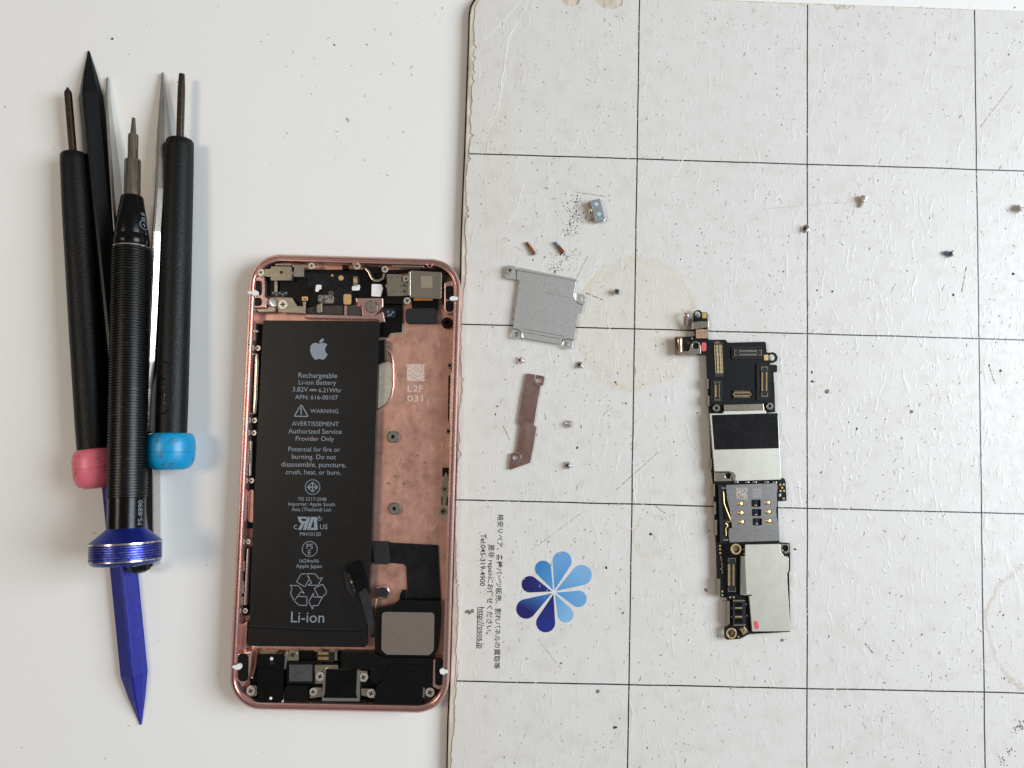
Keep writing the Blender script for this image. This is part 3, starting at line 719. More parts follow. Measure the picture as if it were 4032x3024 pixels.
bl = screw_proto(.95, .5, .55, 1.8, [MT['screw'], MT['slot'], MT['blue_lock']], lock=True)
loose(bl, 'loose_screw', 'silver screw with blue coated thread lying alone in the right of the mat', N, (1248, 496), (1192, 489), .95, 2.3, SG)
so = screw_proto(1.15, 1.1, .55, 1.5, [MT['screw'], MT['slot']], step=(.75, .5))
loose(so, 'loose_screw', 'silver standoff screw with thick collar, uppermost screw on the mat', N, (672, 122), (646, 182), 1.15, 2.6, SG)
o = loose(screw_proto(.85, .7, .5, .9, [MT['steel'], MT['slot']]), 'loose_screw', 'round dark steel screw standing head up right of the shield plate', K, (1252, 1060), (1252, 1070), .85, 1.6, SG)
c = K.at(1252, 1062, MAT_Z + 1.6); o.location = Vector((c.x, c.y, MAT_Z + 1.6)) * U; o.rotation_euler = (0, math.radians(82), .4)

# ------------------------------------------------------------------ loose plates on the mat
zt = MAT_Z + 1.35
sp_ = thing('shield_plate', 'grey rectangular metal shield plate with screw tabs at its corners', 'metal plate', K.at(580, 1220, MAT_Z))
outl = [(345, 838), (880, 945), (860, 1070), (885, 1078), (945, 1088), (958, 1112), (940, 1188), (925, 1262), (890, 1268), (850, 1515), (745, 1500), (735, 1555), (352, 1490), (372, 1450), (335, 1412), (285, 1404), (345, 960), (320, 948), (322, 838)]
build('plate', Mesh().slab(fillet([K.at(x, y, zt) for x, y in outl], .35), zt - .25, zt, [shape(K, ('c', 918, 1128, 22), zt)]), MT['plate'], sp_, .06)
def tabp(pts, hole): 
    z = zt - .22
    return build('screw_tab', Mesh().slab(fillet([K.at(x, y, z) for x, y in pts], .5), z - .25, z, [shape(K, hole, z)] if hole else ()), MT['plate'], sp_, .06)
tabp([(222, 815), (304, 822), (318, 945), (300, 950), (210, 935)], None)
tabp([(275, 1402), (340, 1412), (374, 1452), (350, 1508), (268, 1493)], ('c', 318, 1463, 24))
tabp([(848, 1512), (832, 1598), (756, 1590), (742, 1552), (750, 1500)], ('c', 786, 1553, 24))
build('embossed_panel', Mesh().slab(fillet([K.at(x, y, zt) for x, y in ((594, 915), (875, 965), (845, 1122), (572, 1070))], .6), zt - .1, zt + .10), MT['plate'], sp_, .09)
build('edge_rib', Mesh().tube([K.at(x, y, zt) for x, y in ((325, 862), (600, 915), (872, 965))], .12), MT['steel'], sp_, smooth=True)
gl = [K.at(x, y, zt) for x, y in ((392, 1412), (740, 1475), (746, 1490), (736, 1506), (390, 1440), (384, 1425))]
build('pressed_groove', Mesh().tube(gl + [gl[0]], .09, 6), MT['steel'], sp_, smooth=True)
for pl in (((866, 1080), (866, 1120), (880, 1160), (905, 1178), (940, 1186)), ((285, 1406), (335, 1415), (368, 1445), (372, 1492)), ((742, 1552), (752, 1520), (790, 1502), (848, 1514))):
    build('tab_bend', Mesh().tube([K.at(x, y, zt - .05) for x, y in pl], .22, 8), MT['steel'], sp_, smooth=True)
for pl in (((330, 842), (880, 948)), ((858, 1066), (872, 975))):
    a, b = [K.at(x, y, zt - .1) for x, y in pl]; dn = Vector((0, 0, -1.1))
    nn = (b - a).cross(Vector((0, 0, 1))).normalized() * .2
    build('side_wall', Mesh().prism([a, b, b + dn, a + dn], [a + nn, b + nn, b + dn + nn, a + dn + nn]), MT['plate'], sp_)
tag(build('loose_screw', screw_head(K.at(255, 862, zt + .35), 1.0, zt + .35, .5, ang=.2), [MT['screw'], MT['slot']]), 'cross head silver screw sitting in the upper left corner tab of the shield plate', 'screw', SG)

zb = MAT_Z + .75
bk = thing('bracket', 'long narrow brown metal bracket with a screw hole at each end', 'bracket', L.at(470, 860, MAT_Z))
bo = [(490, 332), (665, 362), (676, 380), (660, 460), (632, 468), (596, 660), (560, 880), (556, 898), (588, 915), (578, 985), (550, 1150), (518, 1305), (295, 1384), (286, 1370), (305, 1205), (366, 1198), (390, 1020), (407, 900), (384, 868), (430, 580), (476, 342)]
build('bracket_body', Mesh().slab(fillet([L.at(x, y, zb) for x, y in bo], .3), zb - .3, zb, [shape(L, ('c', 612, 410, 30), zb), shape(L, ('c', 360, 1252, 31), zb)]), MT['bronze'], bk, .06)
for pl in (((568, 345), (562, 395), (566, 425), (585, 450), (610, 462), (634, 466)), ((298, 1298), (340, 1304), (382, 1300), (406, 1276), (412, 1240), (398, 1208), (366, 1198))):
    build('pressed_edge', Mesh().tube([L.at(x, y, zb + .02) for x, y in pl], .32, 8, flat=.5), MT['steel'], bk, smooth=True)

z2 = MAT_Z + 2.1
sb = thing('bracket', 'small bright silver box bracket with two round holes beside the dark scuff', 'bracket', K.at(1075, 300, MAT_Z))
build('top_plate', Mesh().slab([K.at(x, y, z2).xy for x, y in ((1010, 212), (1092, 194), (1102, 225), (1112, 262), (1128, 325), (1145, 380), (1055, 398))], z2 - .25, z2, [shape(K, ('c', 1064, 245, 18), z2), shape(K, ('c', 1090, 338, 18), z2)]), mat('zinc', (196, 212, 222), .85, .3, .05, 1), sb, .06)
a, b = K.at(1008, 214, z2), K.at(1053, 398, z2); dn = Vector((-.35, 0, -2.0)); nn = Vector((-.25, 0, 0))
build('side_wall', Mesh().prism([a, b, b + dn, a + dn], [a + nn, b + nn, b + dn + nn, a + dn + nn]), MT['bracket'], sb)
build('side_tab', Mesh().slab(shape(K, ((990, 292), (1014, 288), (1026, 314), (1000, 324)), z2 - .9), z2 - 1.9, z2 - .9), MT['bracket'], sb, .06)
build('end_flange', Mesh().slab(shape(K, ((1072, 401), (1138, 388), (1136, 402), (1074, 414)), z2 - .4), z2 - 1.9, z2 - .4), MT['steel'], sb, .06)

# ------------------------------------------------------------------ logic board
z0b = MAT_Z
lb = thing('logic_board', 'long narrow black phone logic board with silver shields, stripped out of the phone', 'circuit board', I.at(900, 900, MAT_Z))
ZB = MAT_Z + 2.0
def hi(l): return [Hh.px(x, y) for x, y in l]
def ii(l): return [I.px(x, y) for x, y in l]
def jj(l): return [J.px(x, y) for x, y in l]
bo = hi([(398, 100), (412, 76), (440, 62), (470, 64), (492, 88), (548, 88), (562, 104), (566, 280), (568, 400), (580, 416), (776, 414), (800, 450), (1238, 438), (1254, 452), (1264, 566), (1300, 568), (1335, 562), (1372, 578), (1396, 622), (1385, 664), (1345, 690), (1308, 690), (1308, 712), (1378, 712), (1390, 730), (1388, 796), (1346, 806), (1358, 1000), (1366, 1290)]) \
   + ii([(1352, 660), (1400, 664), (1440, 690), (1452, 730), (1464, 990), (1452, 1004), (1340, 1010), (1350, 1400), (1360, 1600)]) \
   + jj([(1345, 130), (1476, 140), (1484, 240), (1486, 520), (1470, 560), (1488, 1390), (1470, 1402), (900, 1432), (770, 1500), (592, 1512), (568, 1500), (556, 1460), (556, 1350), (570, 1332), (622, 1312), (598, 930), (588, 912), (500, 908), (480, 880), (448, 640), (438, 200)]) \
   + ii([(420, 1200), (400, 740), (378, 560), (366, 200)]) + hi([(580, 1290), (560, 860), (548, 590), (300, 592), (270, 380), (398, 376), (412, 360), (408, 300), (398, 280)])
pts = [P(x, y, ZB).xy for x, y in bo]
hl = [shape(Hh, ('c', 447, 113, 37), ZB), shape(Hh, ('c', 1330, 625, 38), ZB), shape(J, ('c', 712, 223, 50), ZB), shape(J, ('c', 648, 1420, 46), ZB), shape(I, ('c', 1376, 920, 26), ZB), shape(Hh, ('c', 328, 440, 30), ZB)]
build('board', Mesh().slab(pts, ZB - .75, ZB, hl), MT['pcb'], lb, .05)
und = [P(x, y, ZB - .8).xy for x, y in hi([(575, 620), (1240, 620), (1345, 1290)]) + ii([(1340, 640), (1340, 1600)]) + jj([(1465, 420), (1460, 1380), (900, 1405), (660, 1320), (640, 960), (480, 880), (455, 640)]) + ii([(420, 800), (372, 560)])]
build('under_shield', Mesh().slab(und, MAT_Z + .02, ZB - .76), MT['bracket'], lb, .1)
def bp(name, V, sh, z0, z1, m, bevel=.05, holes=(), r=0): return part(name, lb, V, sh, ZB + z0, ZB + z1, MT[m] if isinstance(m, str) else m, bevel, holes, r)
# antenna tail
bp('gold_pad', Hh, ('r', 497, 92, 548, 160, .2), 0.002, .06, 'gold')
bp('spring_clip', Hh, [(378, 212), (440, 200), (485, 196), (572, 194), (574, 270), (520, 272), (470, 282), (375, 292)], .01, .75, 'bracket', .12)
for x in (392, 484): bp('clip_fold', Hh, ('r', x - 5, 200, x + 7, 285), .5, .86, 'steel', .05)
bp('clip_arm', Hh, [(288, 232), (330, 232), (345, 240), (385, 240), (385, 290), (292, 292)], -.9, -.6, 'bracket', .05)
a0, a1 = Hh.at(308, 108, ZB + .6), Hh.at(308, 250, ZB - .5)
build('contact_finger', Mesh().tube([a0 + Vector((0, .5, -1.2)), a0, a0.lerp(a1, .15) + Vector((0, 0, .25)), a0.lerp(a1, .5), a1], [.5, .62, .68, .66, .66], 10, flat=.35), mat('pale_copper', (196, 168, 162), .9, .25, .05, 1), lb, smooth=True)
bp('chip_module', Hh, ('r', 424, 292, 562, 398, .1), .01, .7, mat('copper_chip', (172, 142, 116), .7, .45, .2, 1.5), .08)
bp('gold_dot', Hh, ('c', 379, 400, 10), .002, .05, 'gold', 0)
bp('contact_frame', Hh, [(176, 380), (268, 378), (272, 590), (190, 596)], -.7, .25, mat('amber_edge', (122, 88, 58), .5, .45, .2, 1), .06)
bp('contact_frame', Hh, [(205, 552), (330, 552), (350, 520), (362, 470), (390, 440), (425, 432), (462, 446), (480, 490), (482, 580), (420, 590), (215, 590)], .01, .35, 'bracket', .06, [('c', 420, 487, 38)])
a0, a1 = Hh.at(228, 400, ZB + .9), Hh.at(234, 560, ZB + .3)
build('contact_finger', Mesh().tube([a0 + Vector((0, .3, -.8)), a0, a0.lerp(a1, .15) + Vector((0, 0, .2)), a0.lerp(a1, .6), a1], [.4, .62, .66, .6, .6], 10, flat=.35), MT['bracket'], lb, smooth=True)
bp('red_mark', Hh, ('r', 490, 446, 546, 552, .9), .01, .12, 'red', .03)
# connectors
def connector(V, x0, y0, x1, y1, rows, vertical, border, pins, gold, pad=None):
    if pad: bp('gasket', V, ('r',) + pad + (.5,), .002, .38, 'foam', .08)
    zb = ZB + (.38 if pad else 0)
    base = build('connector', Mesh().slab(shape(V, ('r', x0, y0, x1, y1, .15), zb), ZB + .001, zb + .18), MT['conn'], lb, .04)
    if border:
        ms = Mesh(); z = zb + .3
        if vertical:
            h = (x1 - x0) * .55
            for ya, yb in ((y0, y0 + h), (y1 - h, y1)):
                e = ya if ya == y0 else yb; q = e + (8 if e == ya else -8)
                ms.slab(shape(V, ('r', x0 + 2, min(e, q), x1 - 2, max(e, q)), z), ZB, z)
                for xa in (x0 + 2, x1 - 9): ms.slab(shape(V, ('r', xa, ya + 1, xa + 7, yb - 1), z), ZB, z - .02)
        else:
            h = (y1 - y0) * .55
            for xa, xb in ((x0, x0 + h), (x1 - h, x1)):
                e = xa if xa == x0 else xb; q = e + (8 if e == xa else -8)
                ms.slab(shape(V, ('r', min(e, q), y0 + 2, max(e, q), y1 - 2), z), ZB, z)
                for ya in (y0 + 2, y1 - 9): ms.slab(shape(V, ('r', xa + 1, ya, xb - 1, ya + 7), z), ZB, z - .02)
        build('connector_frame', ms, MT['bracket'], base)
    ms = Mesh(); z = zb + .26
    for i in range(pins):
        for a, b in rows:
            if vertical:
                yc = y0 + (y1 - y0) * (.2 if border else .06) + (y1 - y0) * (.6 if border else .88) * i / (pins - 1); w = (y1 - y0) / pins * (.2 if border else .28)
                ms.slab(shape(V, ('r', a, yc - w, b, yc + w), z), ZB, z)
            else:
                xc = x0 + (x1 - x0) * (.2 if border else .1) + (x1 - x0) * (.6 if border else .8) * i / (pins - 1); w = (x1 - x0) / pins * .22
                ms.slab(shape(V, ('r', xc - w, a, xc + w, b), z), ZB, z)
    build('contact_pins', ms, MT['gold'] if gold else MT['bracket'], base)['kind'] = 'stuff'
bp('connector_bed', Hh, [(632, 440), (738, 440), (752, 850), (650, 858)], .001, .03, mat('dark_bed', (34, 18, 14), 0, .5, .2, 1), 0)
ms = Mesh()
for i in range(22):
    y = 482 + 326 * i / 21; dx = 16 * i / 21
    for a, b in ((640, 650), (662, 686), (698, 718), (724, 732)): ms.slab(shape(Hh, ('r', a + dx, y - 4.6, b + dx, y + 4.6), ZB + .3), ZB + .03, ZB + .3)
o = build('contact_pins', ms, mat('pale_gold', (236, 212, 168), .6, .35, .1, 1), lb); o['kind'] = 'stuff'
tm = Mesh(); text_mesh('UFL', Hh.at(650, 462, ZB), Hh.at(706, 455, ZB), ZB + .05, tm); build('printed_text', tm, MT['gold'], lb)
connector(Hh, 878, 535, 1205, 605, ((536, 560), (582, 604)), False, True, 17, False, pad=(846, 490, 1222, 645))
connector(Hh, 1196, 735, 1280, 1090, ((1204, 1218), (1256, 1270)), True, True, 20, True, pad=(1145, 695, 1310, 1130))
connector(Hh, 640, 915, 712, 1135, ((646, 668), (696, 704)), True, True, 10, True, pad=(598, 890, 742, 1152))
bp('connector_bed', Hh, ('r', 832, 1015, 1098, 1112), .001, .03, 'flex', 0)
connector(Hh, 862, 1040, 1080, 1088, ((1020, 1042), (1084, 1106)), False, False, 11, False)
ms = Mesh(); rr = [Hh.at(x, y, ZB + .3) for x, y in ((870, 1050), (1066, 1046), (1076, 1062), (1066, 1078), (876, 1082), (864, 1066))]; ms.tube(rr + [rr[0]], .13, 6)
build('gold_frame', ms, MT['gold'], lb)
bp('gold_pad', Hh, ('r', 1232, 594, 1283, 660, .1), .002, .08, 'gold')
def boss(parent, V, x, y, ro, ri, z0, z1, m, hole='slot'):
    c = V.at(x, y, z1); r = (V.at(x + ro, y, z1) - c).length; q = (V.at(x + ri, y, z1) - c).length
    ms = Mesh().lathe((c.x, c.y, z0), (c.x, c.y, z1), [(0, r), (z1 - z0 - .25, r), (z1 - z0, r * .86), (z1 - z0, q * 1.25), (z1 - z0 - .15, q), (.02, q)], 28, 0, False)
    ms.lathe((c.x, c.y, z0), (c.x, c.y, z1), [(.02, q), (.03, q)], 20, 1)
    return build('screw_boss', ms, [MT[m], MT[hole]], parent, smooth=True)
boss(lb, Hh, 670, 1226, 46, 17, ZB, ZB + .9, 'steel'); boss(lb, Hh, 1304, 1204, 46, 17, ZB, ZB + .9, 'steel')
tm = Mesh(); text_mesh('212.1', Hh.at(745, 1195, ZB), Hh.at(750, 1275, ZB), ZB + .02, tm); 
# upper shield with black tape
bp('shield_flange', Hh, [(754, 1188), (1226, 1176), (1234, 1250), (762, 1258)], .1, .8, 'bracket', .12)
shp = hi([(590, 1290), (740, 1290), (758, 1262), (1246, 1252), (1262, 1286), (1396, 1270)]) + ii([(1388, 694), (716, 716), (728, 640), (690, 590), (640, 575), (418, 575)])
build('shield_can', Mesh().slab([P(x, y, ZB + 1.1).xy for x, y in shp], ZB + .05, ZB + 1.1), MT['dots'], lb, .08)
bp('corner_bracket', I, [(418, 590), (640, 590), (690, 620), (712, 716), (420, 720)], .05, .5, 'bracket', .1, [('c', 615, 640, 42)])
bp('shield_bend', I, [(420, 555), (640, 552), (700, 580), (738, 640), (732, 712), (690, 716), (676, 640), (630, 590), (420, 582)], .4, .95, 'steel', .2)
tpe = hi([(612, 1310), (1395, 1285)]) + ii([(1352, 240), (418, 262)])
build('black_tape', Mesh().slab([P(x, y, ZB + 1.16).xy for x, y in tpe], ZB + 1.1, ZB + 1.16), MT['tape'], lb)
for V, x0, y0, x1, y1 in ((Hh, 552, 880, 575, 1000), (Hh, 560, 1080, 585, 1200), (I, 360, 390, 380, 540), (I, 400, 760, 425, 940), (I, 412, 1020, 440, 1200), (I, 430, 1280, 455, 1500), (J, 445, 645, 490, 890), (J, 590, 960, 625, 1290)):
    bp('edge_clip', V, ('r', x0, y0, x1, y1), -1.2, .45, 'bracket', .06)
# card tray reader
bp('tray_body', I, [(470, 770), (590, 765), (640, 1100), (650, 1595), (500, 1610)], .01, .9, 'conn', .08)
so = [(585, 772), (1325, 748), (1335, 800), (1322, 900), (1328, 1060), (1312, 1120), (1322, 1240), (1350, 1340), (1366, 1580), (640, 1605), (622, 1500), (630, 1410), (672, 1390), (640, 1130), (600, 960)]
th = []
for (x, y) in ((793, 1046), (800, 1180), (808, 1312), (1190, 1030), (1198, 1164), (1206, 1297)): th.append(('r', x - 46, y - 30, x + 46, y + 30, .3))
th2 = [('r', 952, 985, 1088, 1090, .3), ('r', 960, 1120, 1096, 1225, .3), ('r', 970, 1254, 1106, 1360, .3)]
part('tray_cover', lb, I, so, ZB + 1.0, ZB + 1.3, MT['sim'], .05, th + th2)
bp('tray_floor', I, ('r', 690, 960, 1290, 1400), .6, .8, 'pcb', 0)
for (x, y) in ((793, 1046), (800, 1180), (808, 1312), (1190, 1030), (1198, 1164), (1206, 1297)):
    build('tray_contact', Mesh().tube([I.at(x - 40, y, ZB + .85), I.at(x - 12, y, ZB + 1.22), I.at(x + 12, y, ZB + 1.22), I.at(x + 40, y, ZB + .85)], .62, 8, flat=.3), MT['gold'], lb, smooth=True)
for (x, y) in ((1022, 1036), (1028, 1172), (1038, 1306)):
    bp('tray_latch', I, [(x - 40, y - 40), (x + 20, y - 44), (x + 10, y + 5), (x + 24, y + 40), (x - 30, y + 42), (x - 12, y)], .82, .95, 'conn', .03)
    bp('tray_latch', I, ('r', x - 30, y + 20, x + 5, y + 42), .8, 1.0, 'bracket', .03)
build('eject_spring', Mesh().tube([I.at(x, y, ZB + 1.15) for x, y in ((546, 870), (552, 960), (556, 1040), (590, 1130), (655, 1290), (640, 1305), (590, 1310), (580, 1335), (605, 1350), (605, 1375), (582, 1400), (585, 1505))], .15, 8), MT['gold'], lb, smooth=True)
bp('spring_slot', I, [(536, 1080), (606, 1268), (545, 1280)], .85, .92, 'flex', 0)
for q in ((520, 805, 582, 830), (545, 1558, 612, 1580)): bp('tray_end', I, ('r',) + q, .9, 1.05, 'steel', .03)
bp('etched_mark', I, ('r', 735, 812, 900, 982), 1.3, 1.31, 'etch_grey', 0)
tm = Mesh()
for k, yy in enumerate((858, 905, 950)): text_mesh('VH0276', I.at(950, yy, ZB), I.at(1072, yy - 3, ZB), ZB + 1.312, tm, .9)
build('etched_text', tm, mat('etched_text', (188, 184, 182), .5, .5, .05, 1), lb)
for x, y in ((1373, 768), (1424, 766), (1400, 812), (1376, 860), (1428, 857), (1424, 970)): bp('gold_dot', I, ('c', x, y, 15), .002, .05, 'gold', 0)
for x in (700, 860, 970, 1140, 1260): bp('solder_tab', I, ('r', x, 722, x + 60, 742), .1, .7, 'steel', .05)
# lower end
bp('cover_film', J, [(515, 150), (640, 140), (640, 230), (680, 300), (752, 306), (780, 850), (555, 908), (520, 500)], .002, .06, 'flex', 0)
for x, y in ((712, 223), (648, 1420)):
    c = J.at(x, y, ZB); r = 62 / 3.6067 / 14.2; 
    build('gold_ring', Mesh().slab(circle(c, 5.45 * .93, 32) if False else circle(c, (J.at(x + 76, y, ZB) - c).length, 32), ZB + .001, ZB + .12, [circle(c, (J.at(x + 52, y, ZB) - c).length, 32)]), MT['gold'], lb, .03)
connector(J, 598, 352, 712, 830, ((600, 632), (668, 690)), True, True, 18, True)
lc = [(846, 160), (1330, 150), (1348, 160), (1352, 250), (1392, 320), (1452, 335), (1464, 370), (1462, 530), (1440, 580), (1450, 800), (1488, 1390), (945, 1395), (900, 890), (780, 870), (784, 330), (846, 322)]
build('shield_can', Mesh().slab([J.at(x, y, ZB + 1.0).xy for x, y in lc], ZB + .05, ZB + 1.0), MT['dots'], lb, .07)
bp('shield_bend', J, [(786, 325), (842, 325), (866, 870), (790, 868)], .9, 1.05, 'steel', .06)
bp('shield_slot', J, ('r', 850, 872, 940, 890), 1.0, 1.01, 'slot', 0)
bp('screw_ear', J, [(1345, 148), (1460, 152), (1472, 270), (1420, 292), (1360, 250)], .05, .55, 'bracket', .1, [('c', 1412, 212, 46)])
bp('red_mark', J, [(962, 1270), (980, 1242), (1010, 1246), (1030, 1280), (1040, 1340), (1020, 1364), (990, 1360), (972, 1330)], 1.0, 1.03, 'red', 0)
bp('connector_housing', J, ('r', 668, 945, 850, 1310, .2), .01, .8, 'conn', .08)
for y in (1060, 1185): bp('gold_contact', J, ('r', 700, y - 8, 800, y + 8), .8, .95, 'gold', .03)
for q in ((700, 985, 800, 1045), (700, 1080, 800, 1160), (700, 1215, 810, 1280)): bp('socket_recess', J, ('r',) + q, .8, .81, 'flex', 0)
for q in ((670, 945, 830, 965), (680, 1295, 850, 1312)): bp('connector_frame', J, ('r',) + q, .5, .9, 'bracket', .03)
bp('coax_socket', J, [(755, 1355), (830, 1325), (890, 1400), (815, 1450)], .01, .35, 'bracket', .05)
boss(lb, J, 828, 1388, 36, 16, ZB + .3, ZB + .9, 'gold')
for x, y, r in ((487, 178, 13), (487, 225, 13), (490, 280, 14), (632, 908, 13), (684, 908, 13), (520, 826, 14), (520, 878, 14), (752, 1470, 12), (505, 505, 9)): bp('gold_dot', J, ('c', x, y, r), .002, .05, 'gold', 0)
for x, y in ((497, 335), (497, 355), (510, 380), (512, 420), (515, 450), (518, 480), (518, 530), (520, 560), (820, 230), (825, 290), (845, 245), (850, 1000), (860, 1010), (870, 1170), (650, 1060), (650, 1185)):
    bp('chip', J, ('r', x - 9, y - 9, x + 9, y + 9), .002, .3, 'bracket', 0)

# ------------------------------------------------------------------ opened phone
ph = thing('opened_phone', 'rose gold smartphone with its screen off, battery and inner parts exposed', 'phone', (-77.5, -140.6, 0))
PX0, PX1, PY0, PY1, PR = -106.75, -48.55, -201.75, -79.35, 8.6
def rr(inset, z):
    x0, x1, y0, y1 = PX0 + inset, PX1 - inset, PY0 + inset, PY1 - inset; r = max(1.2, PR - inset); q = []
    for cx_, cy_, a in ((x1 - r, y1 - r, 0), (x0 + r, y1 - r, 90), (x0 + r, y0 + r, 180), (x1 - r, y0 + r, 270)):
        for k in range(15):
            g = math.radians(a + 90 * k / 14); q.append(Vector((cx_ + r * math.cos(g), cy_ + r * math.sin(g), z)))
    return q
frame_prof = [(.5, .02), (.08, .5), (0, 1.2), (0, 5.2), (.08, 5.6), (.45, 6.0), (.78, 6.0), (.84, 5.3), (1.06, 5.3), (1.1, 5.95), (1.28, 5.95), (1.34, 5.25), (1.74, 5.2), (1.82, 4.6), (1.9, 1.3)]
build('frame', Mesh().sweep([rr(i, z) for i, z in frame_prof]), MT['rose'], ph, smooth=True)
build('back_panel', Mesh().slab(rr(.45, 0), .015, 1.4), MT['milled'], ph)
def pp(name, V, sh, z0, z1, m, bevel=.08, holes=(), r=0, parent=None): return part(name, parent or ph, V, sh, z0, z1, MT[m] if isinstance(m, str) else m, bevel, holes, r)
ZF = 1.4
# raised ledges of the housing
pp('housing_rib', D, [(1195, 465), (1465, 465), (1465, 545), (1410, 600), (1370, 640), (1262, 635), (1258, 545), (1205, 500)], ZF, 3.4, 'rose', .3)
pp('housing_rib', D, [(712, 615), (1370, 634), (1465, 590), (1485, 695), (1435, 690), (1405, 668), (715, 655)], ZF, 3.6, 'rose', .3)
pp('housing_rib', D, [(1095, 535), (1122, 535), (1122, 628), (1095, 626)], ZF, 3.3, 'rose', .1)
for V, q in ((D, [(240, 270), (340, 262), (340, 445), (375, 470), (350, 560), (225, 560)]), (D, [(2040, 320), (2110, 300), (2150, 360), (2150, 600), (2060, 610), (2040, 560)]), (G, [(80, 180), (225, 150), (190, 420), (130, 490), (80, 430)]), (G, [(1935, 235), (2055, 215), (2060, 480), (1990, 520), (1930, 490)])):
    pp('antenna_mount', V, q, ZF, 5.0, 'rose', .3)
for V, q in ((D, (232, 300, 315, 440, .9)), (D, (232, 462, 315, 540, .9)), (D, (2055, 350, 2130, 480, .9)), (D, (2055, 490, 2130, 595, .9)), (G, (88, 175, 188, 440, 1.4)), (G, (1955, 220, 2035, 480, 1.2))):
    pp('antenna_gap', V, ('r',) + q, 4.6, 5.1, 'black', .08)
for V, q, e in ((D, ('f', .5, (180, 399), (222, 402), (250, 386), (280, 404), (275, 436), (235, 446), (215, 424), (180, 426)), 0), (D, ('f', .5, (2172, 456), (2150, 452), (2120, 446), (2090, 462), (2100, 490), (2140, 488), (2172, 484)), 0), (G, ('f', .5, (36, 290), (70, 288), (95, 270), (122, 290), (116, 326), (75, 330), (36, 312)), 0), (G, ('f', .5, (2078, 330), (2055, 332), (2025, 312), (1996, 332), (2004, 368), (2040, 378), (2056, 362), (2078, 362)), 0)):
    pp('antenna_insert', V, q, 4.9, 6.03, 'white', .08)
# antenna break bands on the outer wall
# battery
bt = pp('battery', EE, ('f', .6, *[((x / 2.4043 + 900 - 900) * 2.0739, (y / 2.4043 + 980 - 1280) * 2.0739) for x, y in ((328, 676), (1428, 684))],
     *[((x / 2.4043) * 2.0739, (y / 2.4043 + 2050 - 1280) * 2.0739) for x, y in ((1352, 300), (1300, 1040), (1302, 1200), (172, 1188), (196, 1000), (232, 0))]), ZF, 4.3, 'wrap', 1.0)
FB = 4.3
pp('fold_flap', F, [(192, 1062), (1296, 1050), (1298, 1180), (176, 1182)], FB, FB + .1, 'wrap', .05, parent=bt)
build('fold_crease', Mesh().tube([F.at(x, y, FB + .02) for x, y in ((205, 1000), (500, 1012), (800, 1028), (1294, 1030))], .5, 8, flat=.35), MT['wrap'], bt, smooth=True)
ms = Mesh(); ZT = FB + .02
def bt_text(V, s, x0, x1, y0, y1=None, hgt=None): text_mesh(s, V.at(x0, y0, ZT), V.at(x1, y1 if y1 is not None else y0 + (x1 - x0) * .012, ZT), ZT, ms, hgt)
bt_text(EE, 'Rechargeable', 570, 886, 429); bt_text(EE, 'Li-ion Battery', 572, 878, 485); bt_text(EE, '3.82V', 522, 648, 543); bt_text(EE, '6.21Whr', 735, 921, 548)
bt_text(EE, 'APN: 616-00107', 543, 892, 605); bt_text(EE, 'WARNING', 667, 895, 717); bt_text(EE, 'AVERTISSEMENT', 518, 900, 822); bt_text(EE, 'Authorized Service', 487, 923, 884)
bt_text(EE, 'Provider Only', 548, 860, 944); bt_text(EE, 'Potential for fire or', 488, 910, 1030); bt_text(EE, 'burning. Do not', 517, 876, 1092); bt_text(EE, 'disassemble, puncture,', 430, 958, 1155); bt_text(EE, 'crush, heat, or burn.', 467, 916, 1217)
bt_text(EE, 'TIS 2217-2548', 564, 798, 1433); bt_text(EE, 'Importer: Apple South', 487, 868, 1474); bt_text(EE, 'Asia (Thailand) Ltd.', 514, 841, 1518)
bt_text(F, 'c', 616, 648, 79); bt_text(F, 'US', 865, 936, 80); bt_text(F, 'MH10120', 676, 872, 143); bt_text(F, 'PS', 738, 798, 267); bt_text(F, 'E', 752, 778, 322); bt_text(F, '1624mAh', 672, 855, 396); bt_text(F, 'Apple Japan', 638, 882, 446); bt_text(F, 'Li-ion', 590, 904, 962)
text_mesh('R', EE.at(731, 1586, ZT), EE.at(752, 1586, ZT), ZT, ms)
def stroke(V, pts, w, closed=True):
    q = [V.at(x, y, ZT) for x, y in pts]; n = len(q)
    for i in range(n if closed else n - 1):
        a, b = q[i], q[(i + 1) % n]; d = (b - a).normalized(); nn = Vector((-d.y, d.x, 0)) * w / 2; e = d * w * .3
        ms.add([a - e + nn, b + e + nn, b + e - nn, a - e - nn], [(0, 3, 2, 1)])
def ringp(V, x, y, r): stroke(V, [(x + r * math.cos(k * .2618), y + r * math.sin(k * .2618)) for k in range(24)], .2)
for yy, sg in ((527, ((662, 718),)), (538, ((662, 676), (682, 698), (704, 718)))):
    for a, b in sg: stroke(EE, [(a, yy - 2), (b, yy - 1)], .2, False)
stroke(EE, [(594, 648), (536, 744), (650, 746)], .28); stroke(EE, [(594, 676), (593, 712)], .3, False); stroke(EE, [(593, 722), (593, 729)], .34, False)
ringp(EE, 686, 1323, 60); stroke(EE, [(686, 1282), (730, 1323), (686, 1364), (642, 1323)], .2); stroke(EE, [(686, 1284), (686, 1362)], .26, False); stroke(EE, [(644, 1323), (728, 1323)], .26, False); stroke(EE, [(664, 1303), (664, 1344)], .16, False); stroke(EE, [(708, 1303), (708, 1344)], .16, False)
ringp(F, 768, 268, 71); ringp(EE, 743, 1580, 16)
